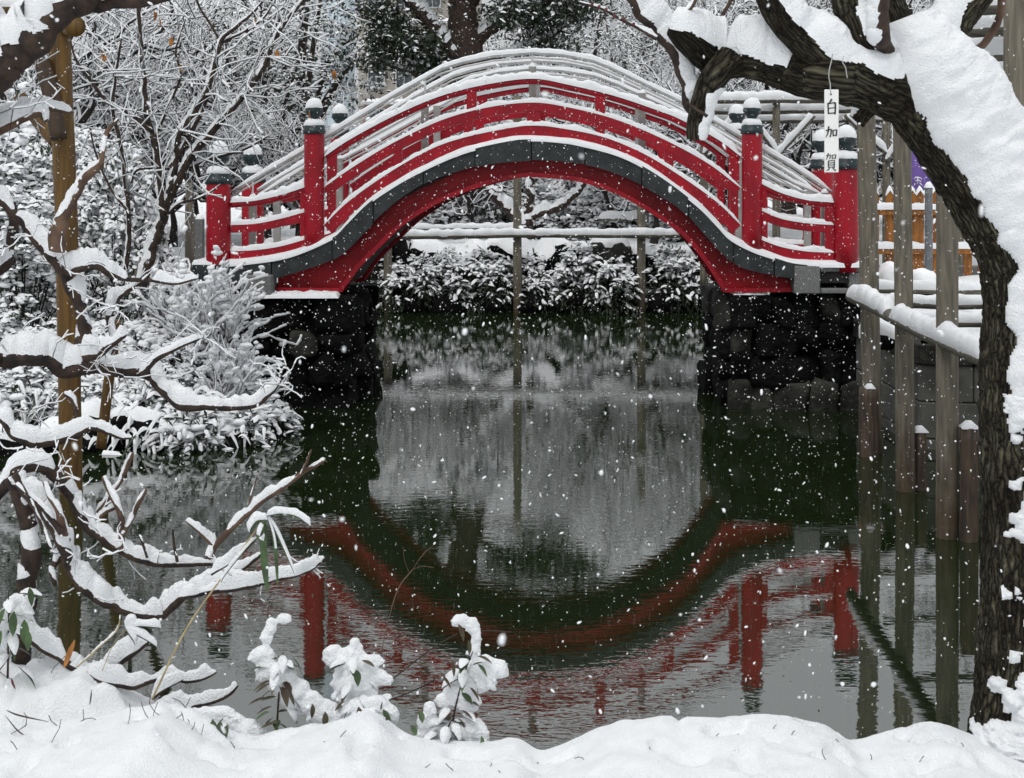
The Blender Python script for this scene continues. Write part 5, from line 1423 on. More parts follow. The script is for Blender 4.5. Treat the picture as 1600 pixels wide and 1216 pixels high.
# trellis posts standing in the far water and the rails between them
def pole(root, px, ytop, Y, r, z0, m='wood', name='post', lean=0.0, rough=0.05, seed=0, n=14):
    t = P(px, ytop, Y); zz = np.linspace(z0, t[2], 14)
    pos = np.stack([t[0] + lean * (zz - t[2]), np.full(14, Y), zz], -1)
    return MB().add(*tube(pos, r * np.linspace(1.06, 0.96, 14), n, True, rough, 6, seed)).build(name, M[m], root)
def log(root, a, b, r, m='wood_x', name='rail', snow=0.06, seed=0, n=12):
    a, b = np.asarray(a, float), np.asarray(b, float)
    L = np.linalg.norm(b - a); k = max(8, int(L / 0.06))
    t = np.linspace(0, 1, k)[:, None]; pos = a * (1 - t) + b * t
    pos = pos + (fbm(np.column_stack([pos[:, :2] * 1.3, np.full(k, seed)]), 2) - 0.5)[:, None] * np.array((0, 0.03, 0.04))
    o = MB().add(*tube(pos, r, n, True, 0.10, 8, seed)).build(name, M[m], root)
    if snow: MB().add(*snow_shell(pos, r, snow, n=16, fr=9, edge=0.5, lump=0.6, seed=seed, taper=0.02, lo=0.0, fine=0.004, gap=0.2, gfr=4.0)).build('snow', M['snow'], o)
    return o
ft = empty('wisteria_trellis', (0, 0, 0), 'grey post and rail trellis standing in the far water behind the arch', 'trellis')
for k, (px, yt) in enumerate(((606, 362), (808.5, 150), (1002, 200))):
    pole(ft, px, yt, 28.2, 0.078, -0.4, seed=k)
log(ft, P(560, 370, 28.05), P(1130, 366, 28.05), 0.055, snow=0.05, seed=3)
log(ft, P(600, 358, 29.2), P(816, 357, 29.2), 0.045, snow=0.04, seed=4)
log(ft, P(935, 342, 30.5), P(1010, 342, 30.5), 0.05, snow=0.07, seed=5)

# low gnarled tree on the far bank, under the arch
gt = empty('leaning_tree', (0, 0, 0), 'low forked tree with snowy limbs on the far bank under the arch', 'tree')
for pts in ([(822, 372, 9), (815, 350, 8), (790, 325, 7), (765, 300, 6), (745, 282, 5), (720, 250, 4)], [(815, 352, 8), (840, 335, 6), (872, 325, 6), (895, 308, 5), (910, 290, 5), (935, 262, 4), (950, 235, 3)], [(824, 360, 8), (826, 320, 7), (828, 280, 6), (824, 240, 5)]):
    branch(gt, pts, 30.2, h=1.0, n=10, sn=14, fr=6)
# shrubs in the snow behind the far bank
sh = [evergreen(400 + k, 0.85, 0.7, 1.0, 330, 6, 0.10, 0.05, 0.05, 0.95, lumpn=0.8, lumpr=0.06) for k in range(3)]
LBL = ['beside the left foot of the arch', 'left of the low forked tree', 'close behind the low forked tree', 'right of the middle trellis post', 'under the crown of the arch', 'left of the right trellis post', 'right of the right trellis post', 'beside the right foot of the arch',
       'further back, above the left rail end', 'further back, above the far rail', 'further back, behind the right limb', 'further back, near the right arch curve']
for k, (px, Ys, s) in enumerate(((628, 31.2, .95), (690, 31.8, 1.15), (750, 32.2, 1.1), (850, 31.8, 1.1), (905, 32.4, 1.35), (960, 31.6, 1.2), (1030, 31.6, 1.3), (1085, 31, 1.2), (655, 34, 1.7), (775, 34.5, 1.6), (880, 35, 1.9), (1010, 34, 1.8))):
    x = (px - 800) * Ys / F
    place(sh[k % 3], 'evergreen_shrub', (x, Ys, gz(x, Ys) - 0.08), s, k * 2.1, f'rounded snow clad shrub on the far bank, {LBL[k]}', 'shrub', 'shrubs on the far bank')

# ------------------------------------------------------------------ left bank
# ochre trellis posts with brace and cross beam
yp = empty('ochre_trellis', (0, 0, 0), 'ochre painted wooden trellis post with brace standing in the left water', 'trellis')
c = np.array([P(112, 800, 12.6), P(108, 560, 12.6), P(104, 360, 12.6), P(98, 200, 12.6), P(92, 40, 12.6), P(90, -40, 12.6)]); c[0][2] = -0.4
MB().add(*tube(cr(c, 8), 0.092, 20, True, 0.05, 5, 2)).build('post', M['yellow'], yp)
MB().add(*tube(cr([P(66, 96, 12.5), P(80, 150, 12.45), P(92, 218, 12.42)], 6), 0.068, 16, True, 0.06, 6, 4)).build('brace', M['darkwood'], yp)
MB().add(*tube(cr([P(30, 150, 12.9), P(60, 190, 12.85), P(88, 224, 12.75)], 6), 0.055, 14, True, 0.06, 6, 5)).build('brace', M['yellow'], yp)
log(yp, P(-60, 6, 12.4), P(55, 18, 12.4), 0.075, 'yellow', 'beam', 0.05, 1)
log(yp, P(118, 40, 12.2), P(92, 36, 13.2), 0.085, 'yellow', 'beam', 0.09, 2)
yq = empty('ochre_post', (0, 0, 0), 'short ochre stake leaning behind the left plum branches', 'post')
MB().add(*tube(cr([P(158, 700, 13.4), P(168, 610, 13.4), P(178, 540, 13.4), P(182, 500, 13.4)], 6), 0.045, 14, True, 0.06, 6, 6)).build('stake', M['yellow'], yq)

# slender multi-stemmed tree, traced
bt = empty('maple_tree', (0, 0, 0), 'slender bare tree with fanning snow lined stems left of the bridge', 'tree')
YT = 14.4
for pts in ([(222, 450, 8), (232, 415, 8), (240, 385, 8), (256, 340, 7.5), (262, 310, 7), (296, 250, 6), (330, 208, 5.6), (362, 171, 5.2), (411, 108, 4.6), (434, 53, 3.6), (470, 3, 2.8), (490, -30, 2.2)],
            [(258, 335, 6), (268, 290, 6), (275, 250, 5.4), (281, 210, 5), (312, 164, 4.4), (332, 118, 4), (345, 66, 3.6), (372, 40, 2.6), (400, 15, 2.2), (425, -20, 1.8)],
            [(255, 345, 5.5), (250, 290, 5.2), (244, 232, 5), (230, 184, 4.6), (224, 115, 4), (217, 33, 3.2), (214, -30, 2.8)],
            [(236, 205, 4), (210, 182, 3.6), (171, 161, 3.2), (141, 125, 2.8), (118, 92, 2), (110, 60, 1.5)],
            [(196, 420, 4), (202, 360, 3.8), (198, 300, 3.4), (188, 225, 3), (176, 170, 2.6), (182, 110, 2.2), (190, 60, 1.6)],
            [(205, 285, 2), (215, 266, 2), (250, 262, 2.2), (285, 266, 2.4), (330, 248, 2.4), (380, 234, 2), (420, 212, 1.5)],
            [(262, 335, 2.6), (280, 318, 2.2), (305, 312, 2), (330, 300, 1.4), (345, 288, 1)],
            [(345, 66, 2.4), (330, 40, 2), (312, 12, 1.8), (300, -20, 1.5)], [(345, 68, 2.2), (380, 50, 2), (410, 30, 1.6), (430, 0, 1.2)],
            [(266, 262, 5), (280, 240, 5), (300, 205, 4), (318, 170, 3), (330, 130, 2.4)], [(240, 220, 2.4), (262, 170, 2.2), (282, 120, 2), (275, 80, 1.6), (290, 30, 1.2)], [(200, 330, 2.4), (170, 290, 2), (150, 240, 1.6), (140, 200, 1.2)]):
    branch(bt, pts, YT, 'bark_dark', h=0.5, n=9, sn=12, fr=9, gmin=0.0, lo=0.45, D=(-0.5, 0.25, 0.8))
tw_st = [(300, 240), (340, 195), (380, 150), (420, 90), (440, 45), (280, 205), (320, 150), (340, 90), (230, 180), (222, 110), (170, 160), (140, 125), (190, 220), (205, 300), (360, 240), (250, 262), (180, 120), (300, 30), (400, 30)]
twigs(bt, tw_st, YT, 150, 0.75, 0.0055, 8, h=0.012, upb=0.5, gnarl=0.22)
twigs(bt, [(235, 20), (160, 85), (285, 100), (430, 75), (145, 5), (270, 40), (385, 30)], YT, 14, 0.12, 0.003, 9, name='twig', h=0.005)
for k, (px, py) in enumerate(((240, 18), (163, 85), (285, 100), (432, 78), (248, 30), (400, 30), (485, 172), (520, 110), (158, 78), (270, 58))):
    v, t = leaf_blade(0.09, 0.05, 0.5, 0.6, 5); q = P(px, py, YT)
    MB().add(put(v, q, k * 1.7, -1.1, 0.6), None, t).build('dry_leaf', M['dry'], bt)

# shrubs of the left bank
cam = [evergreen(500 + k, 0.8, 0.7, 1.75, 620, 8, 0.085, 0.042, 0.032, 0.85, name='camellia_shrub', shell=0.6, lumpn=0.35, lumpr=0.055, z0=0.15) for k in range(3)]
for k, (px, Ys, s, sz, lb) in enumerate(((178, 17.2, .78, 1.28, 'tall dark camellia with a snow topped crown right of the ochre post'), (35, 16.2, .95, .98, 'broad snow laden camellia behind the ochre post at the left edge'), (-40, 18.5, 1.2, 1.4, 'tall snowy evergreen shrub at the extreme left edge'),
                                         (95, 19.5, 1.0, 1.35, 'snowy evergreen shrub further back, left of the tall dark camellia'), (255, 20.5, .9, 1.0, 'low dark evergreen behind the slender tree'), (330, 23, 1.0, .9, "dark evergreen behind the bridge's left end post"),
                                         (735, 32.4, 1.5, 1.75, 'tall snowy shrub low behind the crown of the bridge, before the thick trunk'), (865, 33.4, 1.2, 1.3, 'tall snowy shrub behind the bridge crown, right of the thick trunk'), (640, 33, 1.2, 1.35, 'tall snowy shrub behind the rising left handrail'),
                                         (60, 21.5, 1.3, 1.9, 'high snow covered evergreen in the back at upper left'))):
    x = (px - 800) * Ys / F
    place(cam[k % 3], 'camellia_shrub', (x, Ys, gz(x, Ys) - 0.1), s, k * 1.9, lb, 'shrub', 'camellias behind the pond', sz)
az = [evergreen(520 + k, 0.55, 0.5, 0.62, 420, 7, 0.05, 0.022, 0.022, 0.95, name='azalea_bush', shell=0.75, lumpn=0.6, lumpr=0.045) for k in range(2)]
for k, (px, py, Ys, s, lb) in enumerate(((292, 462, 16.0, 1.05, 'rounded azalea bush domed with snow in front of the bridge end post'), (215, 470, 16.2, .95, 'azalea bush beside the foot of the slender tree'), (150, 480, 16.0, .9, 'snowy azalea bush left of the slender tree foot'), (60, 505, 15.4, 1.15, 'dark clipped bush at the left behind the plum branches'),
                                         (-10, 500, 15.6, 1.2, 'dark clipped bush cut by the left picture edge'), (125, 520, 15.2, .9, 'small dark bush right of the ochre post'), (240, 425, 18.0, .9, 'small snowy bush before the stone posts'), (375, 452, 16.3, .62, "small snowy bush by the bridge's left foot"))):
    p = P(px, py, Ys)
    place(az[k % 2], 'azalea_bush', (p[0], Ys, min(p[2], gz(p[0], Ys)) - 0.1), s, k * 2.3, lb, 'bush', 'low bushes on the left bank')

# upright twiggy shrub with snow on every shoot
def fan_shrub(seed, n, hgt, spread, lean):
    rs = np.random.default_rng(seed)
    A, B2, R0, R1 = [], [], [], []
    def shoot(p, d, length, r, lv):
        m = max(4, int(length / 0.07)); st = length / m
        for j in range(m):
            d = nrm(d + rs.normal(size=3) * 0.16 + np.array((0, 0, 0.03))); q = p + d * st
            A.append(p); B2.append(q); R0.append(r * (1 - 0.6 * j / m)); R1.append(r * (1 - 0.6 * (j + 1) / m))
            if lv < 2 and j > 1 and rs.random() < (0.55, 0.3)[lv]:
                shoot(q, nrm(d + rs.normal(size=3) * 0.45 + np.array((lean * 0.3, 0, 0.15))), length * rs.uniform(0.25, 0.5), r * 0.6, lv + 1)
            p = q
    for k in range(n):
        d = nrm(np.array((rs.normal() * spread + lean, rs.normal() * spread * 0.7, 1.0)))
        shoot(np.array((rs.normal() * 0.12, rs.normal() * 0.1, 0)), d, hgt * rs.uniform(0.6, 1.05), 0.006, 0)
    return A, B2, R0, R1
for k, (px, py, Ys, n, hg, sp, ln, lb) in enumerate(((326, 560, 15.9, 46, 0.88, .42, .2, 'twiggy upright shrub with snow on every shoot left of the abutment'), (345, 625, 15.5, 46, 0.56, .55, .5, 'low spreading twiggy shrub reaching right over the water'), (300, 530, 16.2, 30, 0.75, .4, 0.1, 'thin twiggy shrub behind, under the rounded azalea'))):
    p = P(px, py, Ys)
    root = empty('twiggy_shrub', (p[0], Ys, p[2]), lb, 'shrub', 'twiggy shrubs on the left bank')
    A, B2, R0, R1 = fan_shrub(60 + k, n, hg, sp, ln)
    tag(MB().add(*segs(A, B2, R0, R1, 4)).build('shoots', M['bark_pale'], root), kind='stuff')
    mb = MB().add(*snow_segs(A, B2, R0, R1, 0.028, 0.8))
    rs = np.random.default_rng(k); A_ = np.array(B2); ix = rs.choice(len(A_), 160)
    v, t = ico(2); v = v * (1 + 0.6 * (fbm(v * 2, 2) - 0.5)[:, None]); sc = rs.uniform(0.014, 0.045, 160)
    mb.add(*scatter(v, t, A_[ix], rotmats(rs.uniform(0, 6, 160), rs.normal(size=160) * 0.3, rs.normal(size=160) * 0.3, np.stack([sc * 1.6, sc * 1.2, sc * 0.7], -1))))
    tag(mb.build('snow', M['snow_fine'], root), kind='stuff')
# snow covered ground plants and rocks along the left shore
gl = [grass_clump(320, 80, 0.42, 0.024, 0.026, arch=1.0, wide=0.16), grass_clump(321, 80, 0.36, 0.022, 0.026, arch=1.1, wide=0.2), evergreen(322, 0.36, 0.3, 0.26, 150, 8, 0.10, 0.024, 0.026, 0.85, name='bamboo_grass', shell=0.4, low=0.8, leaf='leaf_far', lumpn=0.5, lumpr=0.05, droop=1.2)]
k = 0
GL = ((180, 618, 15.1, 1), (230, 600, 15.2, 1), (275, 612, 15.1, 1.1), (320, 625, 15.1, 1), (250, 640, 14.9, 1.1), (300, 655, 14.85, 1.1), (345, 650, 14.9, 1), (375, 660, 15.0, 1), (200, 650, 14.8, 1), (410, 640, 15.3, .9), (160, 590, 15.3, 1), (130, 610, 15.1, 1), (60, 600, 15.1, 1.1), (20, 620, 15.0, 1.1), (90, 630, 14.9, 1.0), (400, 600, 15.7, .9), (330, 590, 15.5, .9), (260, 575, 15.5, 1.0), (210, 560, 15.6, 1), (285, 680, 14.62, 1.0))
for (px, py, Ys, s) in GL:
    p = P(px, py, Ys)
    place(gl[(0, 2, 1, 2)[k % 4]], 'bamboo_grass', (p[0], Ys, max(0.02, gz(p[0], Ys)) + 0.02), s * 1.1, k * 1.1, f'{ORD[sorted(q_[0] for q_ in GL).index(px)]} from the left of the snow flattened grass clumps on the left shore', 'grass', 'grass clumps on the left shore'); k += 1
for k, (px, py, Ys, sz, cp, lb) in enumerate(((212, 662, 14.75, (.42, .3, .26), .10, 'wide boulder under a smooth snow pillow at the left shore'), (150, 655, 14.7, (.3, .3, .26), .1, 'snow capped boulder left of the wide pillow boulder'), (152, 640, 14.9, (.2, .2, .2), .1, 'small round snow capped stone behind the shore boulders'), (300, 690, 14.7, (.34, .25, .22), .07, 'dark shore rock right of the wide pillow boulder'),
                                             (362, 682, 14.85, (.34, .25, .24), .07, 'dark shore rock below the plum branch tip'), (402, 668, 15.2, (.3, .3, .3), .05, 'dark rock at the corner of the left shore'), (425, 650, 15.8, (.3, .3, .4), .04, 'black rock between shore corner and abutment'), (90, 680, 14.5, (.36, .3, .25), .08, 'dark shore rock behind the ochre post'),
                                             (20, 690, 14.4, (.4, .3, .25), .08, 'dark shore rock at the far left edge'), (250, 700, 14.55, (.3, .22, .2), .05, 'low black rock at the waterline of the left shore'), (180, 716, 14.3, (.16, .16, .12), .06, 'small snow topped rock standing in the left water'), (415, 700, 15.0, (.26, .25, .2), .0, 'bare black rock in the water at the left shore corner'))):
    p = P(px, py, Ys)
    rock_thing((p[0], Ys, p[2] - sz[2] * 0.5), sz, 150 + k, lb, 'rocks along the left shore', 'rock', cp * 0.6, 0.72)
# stone fence posts behind the left bank
for k, px in enumerate((40, 62, 152, 172, 194, 209, 224, 300, 312)):
    Ys = 19.8; b0 = P(px, 372, Ys); t0 = P(px, 342 if k != 7 else 338, Ys)
    root = empty('stone_post', (b0[0], Ys, 0), f'{ORD[k]} small stone fence post from the left, snow capped, behind the left bank', 'post', 'stone fence posts')
    MB().add(*bevel_box(-0.055, 0.055, -0.055, 0.055, gz(b0[0], Ys) - 0.2, t0[2], 0.012)).build('shaft', M['granite'], root, False)
    MB().add(*ribbon(np.array([(-0.05, 0, t0[2]), (-0.02, 0, t0[2]), (0.02, 0, t0[2]), (0.05, 0, t0[2])]), 0.052, 0.06, n=7, taper=0.4)).build('snow', M['snow_fine'], root)
for k, (px, yt, Ys) in enumerate(((217, 245, 19), (296, 285, 17.8))):
    root = empty('wooden_post', (0, 0, 0), ('tall thin grey wooden post behind the slender tree', "short grey wooden post left of the bridge end post")[k], 'post')
    pole(root, px, yt, Ys, 0.05, 1.0, seed=k)

# ------------------------------------------------------------------ right bank
rw = empty('bank_wall', (0, 0, 0), 'grey concrete block retaining wall with dark cap stones on the right shore', 'wall')
def wall_run(a, b, zs, nblk, th, m, nm, proud=0.0, seed=0):
    a, b = np.array(a, float), np.array(b, float); d = b - a; L = np.linalg.norm(d); d /= L; nrm2 = np.array((d[1], -d[0]))
    rs = np.random.default_rng(seed)
    for r in range(len(zs) - 1):
        off = (r % 2) * 0.5
        cuts = [0] + [min(L, (k + off) * L / nblk) for k in range(1 if off == 0 else 0, nblk + 1)]
        cuts = sorted(set([round(x, 4) for x in cuts] + [round(L, 4)]))
        for c0, c1 in zip(cuts[:-1], cuts[1:]):
            if c1 - c0 < 0.05: continue
            v, q, t = bevel_box(c0 + 0.004, c1 - 0.004, -proud - rs.random() * 0.008, th, zs[r] + 0.003, zs[r+1] - 0.003, 0.012)
            w = np.column_stack([a[0] + d[0] * v[:, 0] - nrm2[0] * v[:, 1], a[1] + d[1] * v[:, 0] - nrm2[1] * v[:, 1], v[:, 2]])
            MB().add(w, q, t).build(nm, M[m], rw, False)
PA, PB, PC, PD = (3.80, 16.95), (3.86, 14.55), (5.3, 14.2), (5.5, 11.0)
for A_, B_, nb in ((PA, PB, 4), (PB, PC, 3), (PC, PD, 5)):
    wall_run(A_, B_, (-0.4, 0.1, 0.45, 0.80), nb, 0.3, 'concrete', 'block', 0, nb)
    wall_run(A_, B_, (0.80, 1.0), nb, 0.35, 'rock_l', 'cap_stone', 0.03, nb + 5)
rt = empty('wisteria_trellis', (0, 0, 0), 'grey log trellis with tall posts standing in the water at the right', 'trellis')
for k, (px, Yp, r, ln, yt) in enumerate(((1352, 14.4, 0.088, -0.02, 120), (1408, 12.7, 0.075, -0.01, 60), (1480, 11.1, 0.078, 0.0, 30))):
    pole(rt, px, yt, Yp, r, -0.5, lean=ln, seed=10 + k, n=18)
o = pole(rt, 1357, 606, 14.22, 0.09, -0.5, 'stub', 'stub', seed=20)
MB().add(*ribbon(np.array([P(1352, 606, 14.2), P(1356, 606, 14.2), P(1362, 606, 14.2), P(1366, 606, 14.2)]), 0.06, 0.05, n=7, taper=0.4)).build('snow', M['snow'], o)
for px, yt, Yp in ((1437, 674, 12.75), (1514, 668, 11.0)):
    o = pole(rt, px, yt, Yp, 0.058 if px < 1500 else 0.066, -0.5, 'stub', 'stub', seed=px)
    q = P(px, yt, Yp)
    MB().add(*ribbon(np.array([q + (-0.06, 0, 0), q + (-0.02, 0, 0), q + (0.02, 0, 0), q + (0.06, 0, 0)]), 0.06, 0.055, n=8, taper=0.4)).build('snow', M['snow'], o)
log(rt, P(1330, 462, 14.75), P(1545, 566, 9.9), 0.058, 'wood_x', 'rail', 0.055, 31, 14)
for k, (px0, py, px1) in enumerate(((1362, 452, 1560), (1382, 474, 1600), (1420, 502, 1700))):
    Yl = (H - 1.44) * F / (py - 260)
    log(rt, P(px0, py, Yl), P(px1, py + 3, Yl + 0.1), 0.042, 'wood_x', 'cross_log', 0.035, 40 + k)
for k, (px, py, Ys, sz, lb) in enumerate(((1392, 432, 17.0, (.14, .14, .14), 'small dark stone with a snow cap beside the wooden fence'), (1445, 440, 16.8, (.2, .2, .12), 'low snow covered stone between the right posts'), (1375, 520, 14.9, (.2, .2, .12), 'snow covered stone on the right wall cap'), (1420, 440, 17.4, (.22, .2, .12), 'flat snow covered stone before the wooden fence'))):
    p = P(px, py, Ys); rock_thing((p[0], Ys, p[2] - 0.05), sz, 190 + k, lb, 'stones on the right bank', 'rock', 0.07, 0.15)
# orange wooden fence
of = empty('wooden_fence', (0, 0, 0), 'low orange brown picket fence with snow on its rails at the right', 'fence')
YF = 20.0
for k, px in enumerate((1350, 1367, 1390, 1413, 1425, 1437, 1461, 1484, 1512, 1536, 1560)):
    a = P(px, 437, YF); t0 = P(px, 297 if k not in (8, 10) else 385, YF); w = 0.05 if k % 3 else 0.062
    zz = [a[2], t0[2] - 0.07, t0[2]]
    v = np.array([(a[0] - w, YF - 0.02, a[2]), (a[0] + w, YF - 0.02, a[2]), (a[0] + w, YF - 0.02, zz[1]), (a[0], YF - 0.02, zz[2]), (a[0] - w, YF - 0.02, zz[1])]); v = np.concatenate([v, v + (0, 0.04, 0)])
    o = MB().add(v, [(0, 1, 6, 5), (1, 2, 7, 6), (2, 3, 8, 7), (3, 4, 9, 8), (4, 0, 5, 9), (0, 4, 2, 1), (5, 6, 7, 9)], [(4, 3, 2), (9, 7, 8)]).build('picket', M['orange'], of, False)
    MB().add(*ribbon(np.array([(a[0] - w, YF, zz[1]), (a[0] - w * .5, YF, zz[1] + .035), (a[0], YF, zz[2]), (a[0] + w * .5, YF, zz[1] + .035), (a[0] + w, YF, zz[1])]), 0.035, 0.07, n=7, taper=0.2)).build('snow', M['snow_fine'], o)
for y0 in (327, 388):
    a, b2 = P(1345, y0 + 9, YF), P(1570, y0, YF)
    o = MB().add(*bevel_box(a[0], b2[0], YF - 0.075, YF - 0.022, a[2], b2[2], 0.006)).build('fence_rail', M['orange'], of, False)
    xx = np.linspace(a[0], b2[0], 60)
    MB().add(*ribbon(np.stack([xx, np.full(60, YF - 0.048), np.full(60, b2[2])], -1), 0.04, 0.085, n=8, fr=6)).build('snow', M['snow'], o)
gp_ = empty('pipe_post', (0, 0, 0), 'grey metal pipe post with a snow cap in front of the wooden fence', 'post')
o = pole(gp_, 1451, 293, 19.2, 0.05, 1.0, 'greypipe', 'pipe', rough=0.0)
q = P(1451, 293, 19.2); MB().add(*ribbon(np.array([q + (-0.05, 0, 0), q + (-0.02, 0, 0), q + (0.02, 0, 0), q + (0.05, 0, 0)]), 0.05, 0.08, n=8, taper=0.4)).build('snow', M['snow_fine'], o)
kb = empty('granite_kerb', (0, 0, 0), 'low granite kerb behind the wooden fence', 'kerb')
a, b2 = P(1345, 436, 20.4), P(1560, 416, 20.4)
for k in range(3):
    x0 = a[0] + (b2[0] - a[0]) * k / 3
    MB().add(*bevel_box(x0 + 0.004, a[0] + (b2[0] - a[0]) * (k + 1) / 3 - 0.004, 20.35, 20.6, a[2] - 0.1, b2[2], 0.012)).build('kerb_stone', M['granite'], kb, False)
bn = empty('banner', (0, 0, 0), 'purple cloth banner with white lettering hanging behind the fence', 'banner')
a, b2 = P(1412, 296, 22), P(1472, 232, 22)
xs_ = np.linspace(a[0], b2[0], 12); zs_ = np.linspace(a[2], b2[2], 10)
Xb, Zb = np.meshgrid(xs_, zs_); Yb = 22 + 0.03 * np.sin(Xb * 14 + Zb * 3)
v = np.stack([Xb, Yb, Zb], -1).reshape(-1, 3); i = np.arange(9)[:, None] * 12; j = np.arange(11)[None]
q = np.stack([i + j, i + j + 1, i + 13 + j, i + 12 + j], -1).reshape(-1, 4)
cl = MB().add(np.concatenate([v, v + (0, 0.012, 0)]), np.concatenate([q, q[:, ::-1] + 120])).build('cloth', M['purple'], bn)
mk = MB()
for pts in ([(1428, 279), (1434, 277), (1440, 279)], [(1430, 283), (1434, 281), (1439, 284)], [(1434, 276), (1434, 282), (1433, 288)], [(1430, 287), (1428, 290)], [(1437, 286), (1441, 290)]):
    mk.add(*tube([P(x, y, 21.94) for x, y in pts], 0.008, 5))
mk.build('lettering', M['white'], cl)
MB().add(*tube([P(1408, 230, 22.05), P(1476, 230, 22.05)], 0.02, 8)).build('bar', M['greypipe'], bn)
MB().add(*tube([P(1473, 225, 22.1), P(1473, 440, 22.1)], 0.025, 8)).build('pole', M['greypipe'], bn)
# trellis of rails and braces behind the bridge at the right
bk = empty('wisteria_trellis', (0, 0, 0), 'long snow lined log trellis with diagonal braces behind the right bridge post', 'trellis')
YK = 23.5
for k, (y0, y1, dy) in enumerate(((158, 156, 0), (173, 171, .25), (188, 187, .5), (168, 168, 1.0))):
    log(bk, P(1070, y0, YK + dy), P(1620, y1, YK + dy), 0.05, 'wood_x', 'rail', 0.06, 60 + k)
for k, px in enumerate((1100, 1213, 1345, 1385, 1500)):
    pole(bk, px, 160, YK + 0.1, 0.06, 0.8, seed=70 + k)
for k, (x0, y0, x1, y1) in enumerate(((1213, 245, 1272, 180), (1213, 240, 1170, 182), (1385, 250, 1440, 180), (1385, 240, 1320, 180), (1100, 240, 1150, 182), (1345, 300, 1290, 240))):
    log(bk, P(x0, y0, YK), P(x1, y1, YK - 0.1), 0.035, 'wood_x', 'brace', 0.05, 80 + k)
tp = empty('wisteria_trellis', (0, 0, 0), 'tall grey trellis post with snowy cross logs behind the leaning trunk at upper right', 'trellis')
pole(tp, 1589, -60, 9.0, 0.078, 0.0, seed=90, n=18)
for k, (y0, x0) in enumerate(((14, 1490), (48, 1505), (84, 1500), (118, 1515))):
    log(tp, P(x0, y0, 9.6 + 0.2 * k), P(1700, y0 - 8, 9.4 + 0.2 * k), 0.05, 'wood_x', 'cross_log', 0.06, 95 + k)

# ------------------------------------------------------------------ trees behind
bts = []
for k, kw in enumerate((dict(height=4.6, r0=0.10, limbs=9), dict(height=5.4, r0=0.12, limbs=8, gn=0.36), dict(height=4.0, r0=0.09, limbs=10, first=0.22, spread=1.2), dict(height=6.4, r0=0.14, limbs=9, first=0.32, shoots=0.5), dict(height=5.0, r0=0.12, limbs=9, gn=0.4, lean=0.4))):
    r, n = bare_tree(700 + k, **kw); bts.append(r)
BT = [  # px, distance, variant, scale, what singles it out
 (120, 22, 0, 1.0, 'bare snow dusted tree above the tall dark camellia'), (190, 25, 3, 1.0, 'tall bare tree at upper left, behind the slender stems'), (270, 21.5, 2, 1.1, 'bushy bare plum directly behind the slender tree'), (330, 24, 1, .7, "bare tree above the bridge's left end post"),
 (390, 21.5, 4, .7, 'gnarled bare plum left of the left main bridge post'), (420, 27, 0, .7, 'bare tree below the pine at upper left of the bridge'), (470, 29.5, 2, .95, 'low spreading bare plum behind the left main bridge post'), (560, 29.8, 2, .55, 'bare plum below the pale blue tower, above the left handrail'),
 (600, 30, 2, .7, 'low bare plum behind the rising left handrail'), (20, 24, 1, 1.2, 'bare tree at the upper left picture edge'), (240, 29, 1, 1.4, 'large bare tree far back at upper left'), (250, 33, 3, 1.1, 'large bare tree far back above the slender tree'),
 (735, 31, 2, .82, 'low bare plum hidden low behind the crown of the bridge, before the thick trunk'), (675, 31.5, 0, .62, 'small bare plum behind the left steel handrail bend'), (805, 32, 2, .78, 'low bare plum behind the crown of the bridge, right of the thick trunk'), (910, 33, 4, .95, 'forked bare tree above the crown of the bridge, right of it'), (965, 31, 1, .85, 'bare tree with white limbs above the right handrail'), (1020, 29.5, 2, 1.0, 'low bare plum behind the falling right handrail'),
 (1070, 33, 3, .85, 'tall bare tree behind the hanging plum stub'), (1120, 26.5, 0, 1.05, 'bare plum above the long log trellis, left part'), (1190, 28, 4, 1.1, 'bare plum above the right main bridge post'), (1260, 26, 2, 1.2, 'low bare plum behind the diagonal trellis braces'),
 (1330, 25, 1, 1.0, 'bare tree behind the white name board'), (1400, 27, 0, 1.1, 'bare tree between the right wooden posts'), (1470, 25.5, 4, 1.0, 'bare plum behind the leaning trunk'), (1545, 22, 2, 1.2, 'bare plum at the upper right corner behind the trunk'),
 (1140, 38, 1, 1.5, 'bare tree far back above the thick snowy branch'), (1290, 36, 3, 1.2, 'tall bare tree far back above the name board'),
 (1390, 34, 3, 1.1, 'tall bare tree far back behind the right posts'), (80, 32, 3, 1.2, 'tall bare tree far back at the left edge')]
for k, (px, Ys, vr, s, lb) in enumerate(BT):
    x = (px - 800) * Ys / F
    Y0 = Ys
    while float(pond_dist(np.array([x]), np.array([Ys]))[0]) < 0.5:       # keep it on land
        Ys += 0.5; x = (px - 800) * Ys / F
    place(bts[vr], 'bare_tree', (x, Ys, gz(x, Ys) - 0.05), s, k * 1.31, lb, 'tree', 'bare trees of the garden')
big = empty('evergreen_tree', (0, 0, 0), 'large dark evergreen with a thick forked trunk behind the crown of the bridge', 'tree', 'evergreen trees behind the garden')
YE = 33.5
